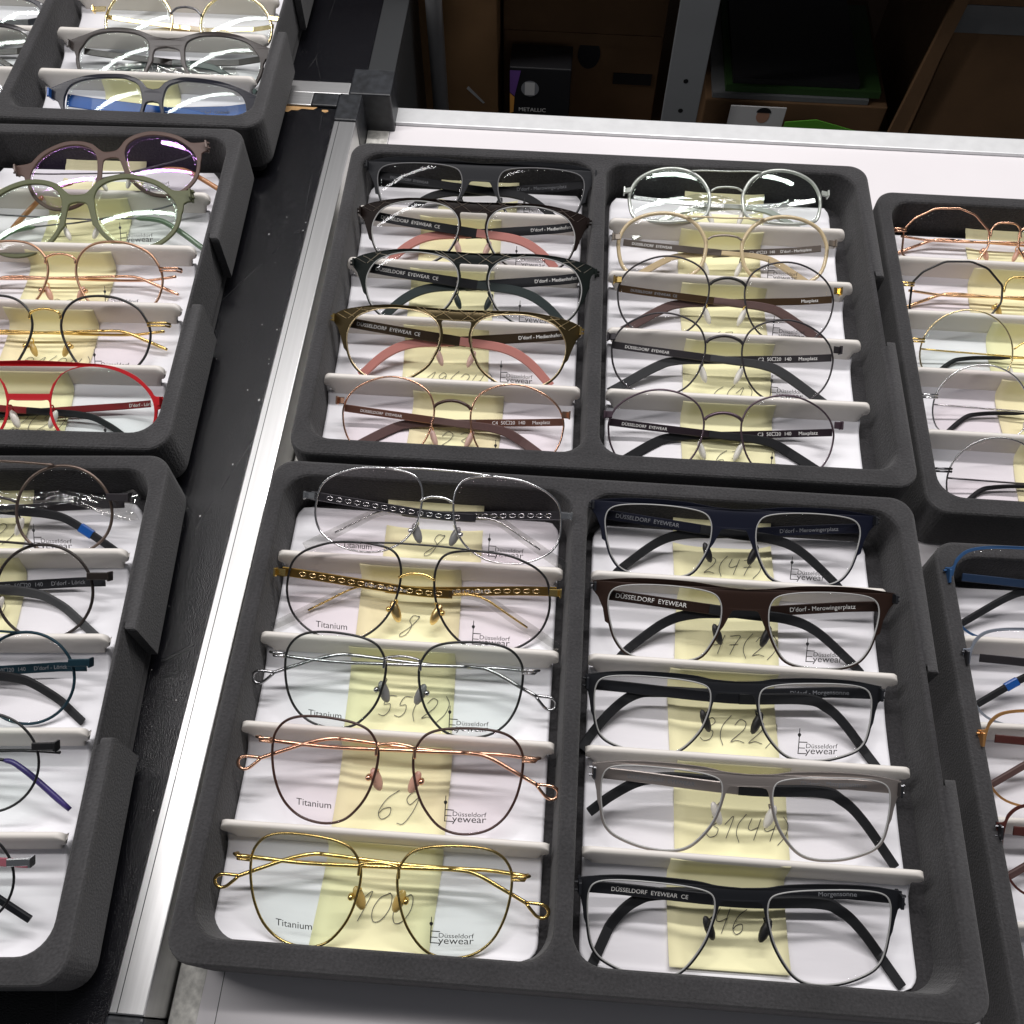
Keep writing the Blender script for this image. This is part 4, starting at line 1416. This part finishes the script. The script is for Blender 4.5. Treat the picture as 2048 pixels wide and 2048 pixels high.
G('LR4', "brushed grey metal flat-browed glasses with clear nose pads and black temple tips", M_SQ2, m=GREYM, edge=EDGELIGHT, lens=LENS, pad=PADCLEAR, hm=DARKSTEEL, temple=t_sheet(GREYM, RUBBER, split=0.44, path2=[(-73, -2), (0, -4), (15, -4), (35, -3.5), (51, -5.5), (65, -12.5), (76.5, -21)]), text=((-1, BR, -58, 34, PRINTG), (1, "D'dorf - Morgensonne", 30, 32, PRINTG)))
G('LR5', "black flat-browed glasses in the front row of the near tray", M_SQ2, m=BLACKM, edge=EDGELIGHT, lens=LENS, pad=PADBLACK, temple=t_sheet(BLACKM, RUBBER), text=((-1, BR + "  CE", -60, 37, PRINTW), (1, "Morgensonne", 40, 18, PRINTG)))
# ---- far tray, left column
G('UL1', "broad matt black flat-browed glasses against the back wall of the far tray", dict(M_SQ1, top=[(0, 1.4), (13.5, 2.2), (29, 4.2), (49.9, 4.8), (66.5, 4.0), (83.1, 1.4)]), m=BLACKM, edge=mat('dim_lens_edge', (0.14, 0.14, 0.145), 0.35), logo=(32, -42), lens=LENS, pad=PADBLACK, temple=t_sheet(BLACKM, RUBBER, T_SHEET1), text=((-1, BR, -66, 28, PRINTG), (1, "D'dorf - Merowingerplatz", 26, 36, PRINTG)))
MED = ((-1, BR + "  CE", -66, 42, PRINTW), (1, "D'dorf - Medienhafen", 40, 28, PRINTW))
tf = lambda m, tip: tp(T_FACET, 'ribbon', 6.4, m, 0.54, tip, ht=[5.6, 6, 5.4])
FACETL = metal("facet_engraving", (0.75, 0.70, 0.60), 0.3)
G('UL2', "black facet-browed glasses with dusky pink temple tips", M_FACET, m=mat("gloss_black_brown", (0.010, 0.006, 0.005), 0.4, spec=0.10), facet=metal("dim_engraving", (0.35, 0.30, 0.27), 0.35), edge=EDGELIGHT, logo=(31, -40), lens=LENS, pad=PADPINK, temple=tf(BLACKM, PINKRUB), text=MED + ((1, "C3", 9, 4, PRINTW),))
G('UL3', "black facet-browed glasses with dark green temple tips and pale engraved lines", M_FACET, m=mat("gloss_black_green", (0.008, 0.011, 0.010), 0.4, spec=0.10), facet=FACETL, edge=EDGELIGHT, logo=(31, -40), lens=LENS, pad=GREENRUB, temple=tf(BLACKM, GREENRUB), text=MED)
G('UL4', "dark gold facet-browed glasses with dusky pink temple tips", M_FACET, m=mat("antique_gold", (0.060, 0.043, 0.017), 0.3, 0.7), facet=metal("bright_gold_engraving", (0.95, 0.80, 0.5), 0.3), edge=metal("gold_lens_edge", (0.8, 0.65, 0.4), 0.3), lens=LENS, pad=PADPINK, hm=GOLD, temple=tf(mat("antique_gold_temple", (0.045, 0.028, 0.013), 0.33, 0.5), PINKRUB), text=MED, logo=(30, -38))
ts = lambda m, tip, sp=0.5: tp(T_STRIP, 'ribbon', 4.6, m, sp, tip, ht=[4.6, 5.2, 6.0, 5.6])
G('UL5', "rose gold thin round glasses with ribbed brown temple tips in the far tray", M_ROUNDX, m=ROSE, rim=ROSE, bridge=mat("dark_brown_enamel"), logo=(27.5, -33), lens=LENSP, pad=PADPINK, arm=ROSE, temple=ts(mat("rose_brown_temple", (0.24, 0.12, 0.085), 0.3, 0.7), BROWNRUB, 0.42), text=((-1, BR, -58, 26, PRINTW), (1, "C4  50□20  140     Maxplatz", 24, 36, PRINTW)))
# ---- far tray, right column
G('UR1', "silvery translucent round glasses with a brow bar and bright lens reflections", M_ROUNDM, m=SILVERACE, rim=SILVERACE, lens=LENSS, pad=PADCLEAR, arm=SILVER, temple=tp(T_STRIP, 'ribbon', 3.6, SILVER, 0.5, SILVERACE, ht=[3.6, 4.5, 4.8]))
G('UR2', "champagne translucent round glasses with a brow bar", M_ROUNDM, m=mat("taupe_metal", (0.30, 0.26, 0.22), 0.35, 0.7), rim=CHAMPAGNE, logo=(30, -36), lens=LENS, pad=PADCLEAR, arm=GUN, temple=tp(T_STRIP, 'ribbon', 4.6, mat("taupe_temple", (0.12, 0.10, 0.085), 0.4, 0.4), 0.5, CHAMPAGNE, ht=[3.2, 4.0, 5.0]), text=((-1, BR, -62, 28, PRINTW), (1, "C3  47□23  140     D'dorf - Marktplatz", 20, 42, PRINTW)))
G('UR3', "thin round glasses with gold hinges and plain brown temple tips", M_ROUNDX, m=GOLD, rim=GUN, bridge=BLACKLINE, logo=(30, -33), lens=LENS, pad=PADCLEAR, arm=GOLD, temple=ts(mat("gold_brown_temple", (0.10, 0.06, 0.03), 0.3, 0.7), BROWNRUB, 0.45), text=((-1, BR + "  CE", -60, 30, PRINTG), (1, "Maxplatz", 50, 10, PRINTW)))
G('UR4', "thin grey round glasses with ribbed grey temple tips", M_ROUNDX, m=GUN, rim=GUN, bridge=GUN, logo=(30, -33), lens=LENS, pad=PADCLEAR, arm=GUN, temple=ts(GUN, GREYRUB, 0.45), text=((-1, BR, -60, 28, PRINTW), (1, "C2  50□20  140     Maxplatz", 24, 36, PRINTW)))
G('UR5', "thin purple-grey round glasses with black temple tips, front right of the far tray", M_ROUNDX, m=mat("purple_grey_metal", (0.11, 0.075, 0.095), 0.35, 0.6), rim=mat("purple_grey_metal"), bridge=mat("purple_grey_metal"), logo=(30, -33), lens=LENS, pad=PADCLEAR, arm=GUN, temple=ts(mat("purple_black_temple", (0.03, 0.02, 0.027), 0.35, 0.4), RUBBER, 0.45), text=((-1, BR, -60, 28, PRINTW), (1, "C3  50□20  140     Maxplatz", 24, 36, PRINTW)))
# ---- left middle tray
tw_ = lambda m, tip: tp(T_WIRE, 'wire', 0.6, m, 0.62, tip, rt=2.0)
G('LM1', "mauve brown acetate panto glasses lying tilted across the tray rim", M_PANTO, m=BROWNACE, lens=LENSV, pad=PADCLEAR, hm=mat("mauve_hinge", (0.13, 0.085, 0.07), 0.3), logo=(20, -33), temple=tw_(DARKSTEEL, TANTIP))
G('LM2', "olive green acetate panto glasses below the mauve brown pair", M_PANTO, m=GREENACE, lens=LENSGS, pad=PADCLEAR, hm=GREENACE, logo=(26.5, -33), temple=tw_(DARKSTEEL, GREENTIP))
tl = lambda m: tp(T_LOOP, 'wire', 0.9, m, 0.70, m, rt=1.15)
G('LM3', "rose gold wire panto glasses above the black-edged gold pair", M_PANTOW, m=ROSE, rim=metal("rose_rim", (0.45, 0.27, 0.18), 0.3), lens=LENS, pad=mat("rose_pad"), arm=ROSE, screw=1, logo=(28, -30), temple=tl(ROSE))
G('LM4', "gold wire panto glasses with black-edged rims above the red pair", M_PANTOW, m=GOLD, rim=BLACKLINE, bridge=GOLD, lens=LENSP, pad=mat("amber_pad"), arm=GOLD, screw=1, logo=(30, -30), temple=tl(GOLD))
G('LM5', "bright red round glasses with a straight double bridge", M_REDB, m=REDM, lens=LENSG, pad=PADCLEAR, arm=REDM, logo=(44, -36), temple=t_sheet(mat('deep_red_temple', (0.20, 0.005, 0.008), 0.45), RUBBER, T_STRIP, 0.46, 4.2), text=((1, "D'dorf - Lörick", 54, 17, PRINTW),))
# ---- left near tray
G('DL1', "brown-silver round glasses with crinkled film and a blue patch behind the lens", M_ROUNDH, m=GUN, rim=mat("brown_silver", (0.16, 0.12, 0.10), 0.3, 0.7), lens=LENS, pad=PADCLEAR, logo=(22, -33), temple=t_sheet(GUN, RUBBER, T_STRIP, 0.45, 5.0, BLUETIP))
G('DL2', "dark brown round glasses below the pair wrapped in film", M_ROUNDH, m=mat("dark_brown_metal", (0.022, 0.016, 0.014), 0.4, 0.3), lens=LENS, pad=PADCLEAR, temple=t_sheet(BLACKM, GREYRUB, T_STRIP, 0.45, 5.4), text=((1, "C2  50□20  140     D'dorf - Lörick", 10, 46, PRINTG),))
G('DL3', "dark teal round glasses in the left near tray", M_ROUNDH, m=TEAL, lens=LENS, pad=PADCLEAR, temple=t_sheet(TEAL, RUBBER, T_STRIP, 0.45, 5.4), text=((1, "C1  50□20  140     D'dorf - Lörick", 10, 46, PRINTG),))
G('DL4', "thin black round glasses with indigo temple tip in the left near tray", dict(M_ROUNDH, r=0.7), m=BLACKLINE, lens=LENSG, pad=PADCLEAR, temple=tp(T_WIRE2, 'wire', 0.9, BLACKLINE, 0.72, mat("indigo_tip", (0.05, 0.035, 0.16), 0.3), rt=1.7))
G('DL5', "black and silver round glasses with pink inner temples at the lower left", dict(M_ROUNDH, r=0.7), m=SILVER, rim=BLACKLINE, lens=LENSG, pad=PADCLEAR, temple=t_sheet(mat("pink_inner_temple", (0.42, 0.12, 0.16), 0.35), BLACKM, T_STRIP, 0.6, 4.8))
# ---- left far tray
G('TR3', "large pale gold round glasses at the top edge of the left far tray", M_BIGR, m=metal("pale_gold_metal"), rim=metal("pale_gold_metal"), bridge=DARKSTEEL, lens=LENSS, pad=PADCLEAR, temple=tp(T_STRIP, 'ribbon', 3.6, metal("pale_gold_metal"), 0.5, CHAMPAGNE, ht=[3.6, 4.4, 4.6]))
G('TR4', "smoke grey cat-eye glasses above the blue pair", M_CAT, m=SMOKE, lens=LENSS, pad=PADCLEAR, arm=SILVER, temple=t_sheet(SMOKE, mat("grey_green_tip", (0.05, 0.075, 0.07), 0.3), T_STRIP, 0.5, 4.8))
G('TR5', "indigo black glasses with bright blue temples in the front row of the left far tray", M_SOFT, m=INDIGO, lens=LENSS, pad=PADCLEAR, hm=BLUETIP, temple=t_sheet(mat("cobalt_temple", (0.015, 0.10, 0.42), 0.25), BLUETIP, T_STRIP, 0.55, 9.0), text=((1, "D'dorf - Lohausen", 30, 22, PRINTG),))
G('TL3', "thick indigo glasses with two white rivets at the top left corner", M_CAT, m=INDIGO, lens=LENSS, pad=PADCLEAR, temple=t_sheet(INDIGO, INDIGO, T_STRIP, 0.5, 5.0))
G('TL4', "thick smoke black glasses with two orange rivets at the left edge", M_CAT, m=mat("smoke_black", (0.02, 0.018, 0.02), 0.25, coat=0.4), lens=LENSS, pad=PADCLEAR, temple=t_sheet(SMOKE, SMOKE, T_STRIP, 0.5, 5.0))
G('TL5', "shiny silver wire glasses at the left edge above the brown acetate pair", M_PANTOW, m=SILVER, rim=SILVER, lens=LENSS, pad=PADCLEAR, screw=1, temple=tp(T_LOOP, 'wire', 0.9, SILVER, 0.7, CLEARTIP, rt=1.6))
# ---- right far tray
G('RA1', "rose gold octagonal wire glasses in the back row of the right far tray", M_OCTA, m=ROSE, rim=ROSE, lens=LENS, pad=mat("rose_pad"), arm=ROSE, screw=1, temple=tl(ROSE))
G('RA2', "gold octagonal wire glasses with black-edged rims", M_OCTA, m=GOLD, rim=BLACKLINE, bridge=GOLD, lens=LENSP, pad=mat("amber_pad"), arm=GOLD, screw=1, temple=tl(metal("warm_gold", (0.82, 0.55, 0.30))))
tb_ = lambda m: tp(T_WIRE2, 'wire', 0.6, m, 0.50, RUBBER, rt=1.7)
G('RA3', "hair-thin gold round glasses with black temple tips", M_THINR, m=GOLD, rim=metal("pale_gold_metal"), lens=LENSG, pad=PADCLEAR, arm=GOLD, temple=tb_(GOLD))
G('RA4', "hair-thin silver round glasses with black temple tips behind the front row", M_THINR, m=SILVER, rim=SILVER, lens=LENSP, pad=PADCLEAR, arm=SILVER, temple=tb_(SILVER))
G('RA5', "hair-thin dark steel round glasses in the front row of the right far tray", M_THINR, m=DARKSTEEL, rim=metal("mid_steel", (0.4, 0.4, 0.4), 0.25), lens=LENSP, pad=PADCLEAR, arm=DARKSTEEL, temple=tb_(DARKSTEEL))
# ---- right near tray
G('RB1', "blue rounded-square glasses in the back row of the right near tray", M_RECTK, m=BLUEM, lens=LENS, pad=PADCLEAR, temple=t_sheet(mat('deep_blue_temple', (0.012, 0.03, 0.07), 0.45), RUBBER, T_STRIP, 0.45, 4.8))
G('RB2', "pale grey-blue rounded-square glasses with a blue-banded temple tip", M_RECTK, m=LBLUE, lens=LENS, pad=PADCLEAR, hm=DARKSTEEL, temple=t_sheet(GUN, RUBBER, T_STRIP, 0.45, 4.8, BLUETIP))
G('RB3', "copper orange rounded-square glasses with brown temple tips", M_RECTK, m=ORANGEM, lens=LENS, pad=PADCLEAR, temple=t_sheet(MAROON, BROWNRUB, T_STRIP, 0.45, 4.8))
G('RB4', "dark maroon rounded-square glasses at the right edge of the picture", M_RECTK, m=MAROON, lens=LENS, pad=PADCLEAR, hm=DARKSTEEL, temple=t_sheet(MAROON, BROWNRUB, T_STRIP, 0.45, 5.4))

# rivets on the two thick pairs at the top left
for o in list(bpy.data.objects):
    lb = o.get("label", "")
    if "rivets" in lb:
        rm = PAPER if "white" in lb else mat("orange_rivet", (0.6, 0.16, 0.06), 0.4)
        m = MB()
        for dx in (0, 4.2):
            m.add(*tube([(66 + dx, 5.4 - dx * 0.25, -3.4 + 0.4), (66 + dx, 5.4 - dx * 0.25, -2.4)], 0.8, seg=10))
        m.build("rivets", rm, o, False)

# ------------------------------------------------------------------ trays in place
def right_edge(pt, rz, z):
    c, s = math.cos(rz), math.sin(rz)
    return (pt[0] - TW * c, pt[1] - TW * s, z)


tLL = foam_tray("charcoal foam tray nearest the viewer, with ten glasses in two columns", (0, 0, 0), 0, 57.5, 45)
tUL = foam_tray("charcoal foam tray with the facet-browed and thin round glasses, behind the nearest tray", (5.7, 273.7, 0), math.radians(0.31), 57.5, 45)
a = math.radians(2.3)
tLM = foam_tray("charcoal foam tray with the red glasses, on the black table", right_edge((-55.5, 257.6), a, 20), a, 46, 37)
a = math.radians(4.1)
tDL = foam_tray("charcoal foam tray with the film-wrapped round glasses, at the lower left", right_edge((-32.2, -13.3), a, 20), a, 46, 37)
a = math.radians(0.8)
tT = foam_tray("charcoal foam tray with the bright blue glasses, at the top left", right_edge((-56.4, 528.2), a, 20), a, 46, 37)
tRA = foam_tray("charcoal foam tray with the octagonal wire glasses, at the right edge", (385.5, 270.5, -17), 0, 40.5, 39.7, False)
tRB = foam_tray("charcoal foam tray with the blue and copper glasses, at the lower right edge", (387.8, -17.5, -17), math.radians(0.6), 40.5, 39.7, False)

insert("white insert holding the loop-tipped and pilot wire glasses", tLL, 0)
insert("white insert holding the five large flat-browed glasses", tLL, 1)
insert("white insert holding the facet-browed glasses", tUL, 0)
insert("white insert holding the champagne and thin round glasses", tUL, 1)
insert("white insert under the acetate panto and red glasses", tLM, 1)
insert("white insert under the dark round glasses at the lower left", tDL, 1)
insert("white insert under the blue and cat-eye glasses at the top left", tT, 1)
insert("white insert under the two riveted glasses in the top left corner", tT, 0)
insert("white insert under the octagonal and hair-thin glasses at the right", tRA, 0)
insert("white insert under the blue and copper glasses at the right", tRB, 0)

N = sticky_note
N("yellow sticky note marked 8 under the silver pilot glasses", tLL, 66.5, 4, "8", 91, 28, 12)
N("yellow sticky note marked 8 under the gold pilot glasses", tLL, 58, 3, "8", 83, 26, 11)
N("yellow sticky note marked 55(2) under the silver loop-tipped glasses", tLL, 59.5, 2, "55(2)", 77, 29, 10)
N("yellow sticky note marked 69 under the rose gold loop-tipped glasses", tLL, 62, 1, "69", 83, 25, 13, face=0.3)
N("yellow sticky note marked 100 under the yellow gold glasses", tLL, 61.5, 0, "100", 79, 26, 12, face=0.3, skew=0.06)
N("yellow sticky note marked 2(47) under the navy glasses", tLL, 236.5, 4, "2(47)", 254, 28, 9)
N("yellow sticky note marked 47(2) under the brown flat-browed glasses", tLL, 237, 3, "47(2)", 256, 28, 10)
N("yellow sticky note marked 3(22) under the black glasses in the third row", tLL, 232.5, 2, "3(22)", 249, 28, 11)
N("yellow sticky note marked 31(44) under the brushed grey glasses", tLL, 235, 1, "31(44)", 251, 28, 9.5)
N("yellow sticky note marked 46 under the black front-row glasses, its lower edge lifting", tLL, 231, 0, "46", 253, 33, 10, ybot=16.5, face=0.8)
N("yellow sticky note under the broad black glasses of the far tray", tUL, 64, 4, "")
N("yellow sticky note under the facet-browed glasses with pink tips", tUL, 55, 3, "")
N("yellow sticky note under the green-tipped facet-browed glasses", tUL, 53.5, 2, "")
N("yellow sticky note marked 19(24) under the dark gold facet-browed glasses", tUL, 56, 1, "19(24)", 71, 24, 10, w=56)
N("yellow sticky note marked 23 under the rose gold thin round glasses", tUL, 66, 0, "23", 84, 25, 12, face=0.5)
N("yellow sticky note under the silvery translucent glasses", tUL, 243, 4, "")
N("yellow sticky note under the champagne glasses", tUL, 238, 3, "2", 262, 22, 9)
N("yellow sticky note marked 67 under the brown-tipped thin round glasses", tUL, 239, 2, "67", 258, 23, 9)
N("yellow sticky note marked 6(1) under the thin grey round glasses", tUL, 239, 1, "6(1)", 257, 25, 10)
N("yellow sticky note marked 67 under the purple-grey round glasses", tUL, 237, 0, "67", 257, 25, 10)
N("yellow sticky note under the mauve brown acetate glasses", tLM, 237, 4, "")
N("yellow sticky note under the olive green acetate glasses", tLM, 238, 3, "")
N("yellow sticky note marked 23 under the rose gold panto glasses", tLM, 238, 2, "23", 256, 22, 10)
N("yellow sticky note marked 21(24) under the black-edged gold panto glasses", tLM, 239, 1, "21(24)", 252, 23, 10)
N("yellow sticky note marked 2(2) under the red glasses", tLM, 236, 0, "2(2)", 260, 28, 11)
N("yellow sticky note marked 5(2) under the film-wrapped glasses", tDL, 228, 4, "5(2)", 250, 30, 10)
N("yellow sticky note marked 2(1) under the dark brown round glasses", tDL, 236, 3, "2(1)", 258, 30, 10)
N("yellow sticky note under the blue glasses at the top left", tT, 236, 0, "")
N("yellow sticky note under the rose gold octagonal glasses", tRA, 72, 4, "")
N("yellow sticky note under the black-edged octagonal glasses", tRA, 66, 3, "")
N("yellow sticky note under the gold hair-thin glasses", tRA, 71, 2, "")
N("yellow sticky note under the silver hair-thin glasses", tRA, 69, 1, "")
N("yellow sticky note under the dark steel hair-thin glasses", tRA, 71, 0, "")


# crinkled clear film wrapped round a few temples
FILM = lens_mat("clear_film", (0.94, 0.94, 0.93), 3.6)


def film(label, hk, x0, x1, y0, y1, z, seed):
    mw, w = place(HI[hk], FLATTER.get(hk))
    root = empty("plastic_wrap", mw=mw)
    tag(root, label, "plastic film")
    rnd = random.Random(seed)
    nx, ny = 26, 9
    ph = [rnd.uniform(0, 6) for _ in range(8)]
    V, F = [], []
    for lay in (0, 1):
        for j in range(ny):
            for i in range(nx):
                u, v = i / (nx - 1), j / (ny - 1)
                x = x0 + (x1 - x0) * u + 2 * math.sin(9 * v + ph[0])
                yc = (y0 + y1) / 2 + 2.5 * math.sin(3 * u * 3 + ph[1])
                hw = (y1 - y0) / 2 * (0.7 + 0.3 * math.sin(5 * u + ph[2]))
                y = yc + hw * (2 * v - 1)
                zz = z + (2.4 if lay else -2.4) * math.sin(math.pi * min(max(v, 0.02), 0.98)) + 1.8 * math.sin(15 * u + 6 * v + ph[3]) * math.sin(9 * v + 3 * u + ph[4]) + rnd.uniform(-0.22, 0.22)
                V.append((x, y, zz))
    for lay in (0, 1):
        b = lay * nx * ny
        for j in range(ny - 1):
            for i in range(nx - 1):
                F.append((b + j * nx + i, b + j * nx + i + 1, b + (j + 1) * nx + i + 1, b + (j + 1) * nx + i))
    mesh_obj("film", V, F, FILM, root, True)


film("crinkled clear film round the temples of the brown-silver round glasses", 'DL1', -10, 74, -12, 6, -11, 3)
film("crinkled clear film round the temples of the smoke grey cat-eye glasses", 'TR4', -60, 50, -26, -6, -11, 5)
film("clear film round the folded temples of the silvery translucent glasses", 'UR1', -30, 60, -14, 0, -11, 8)
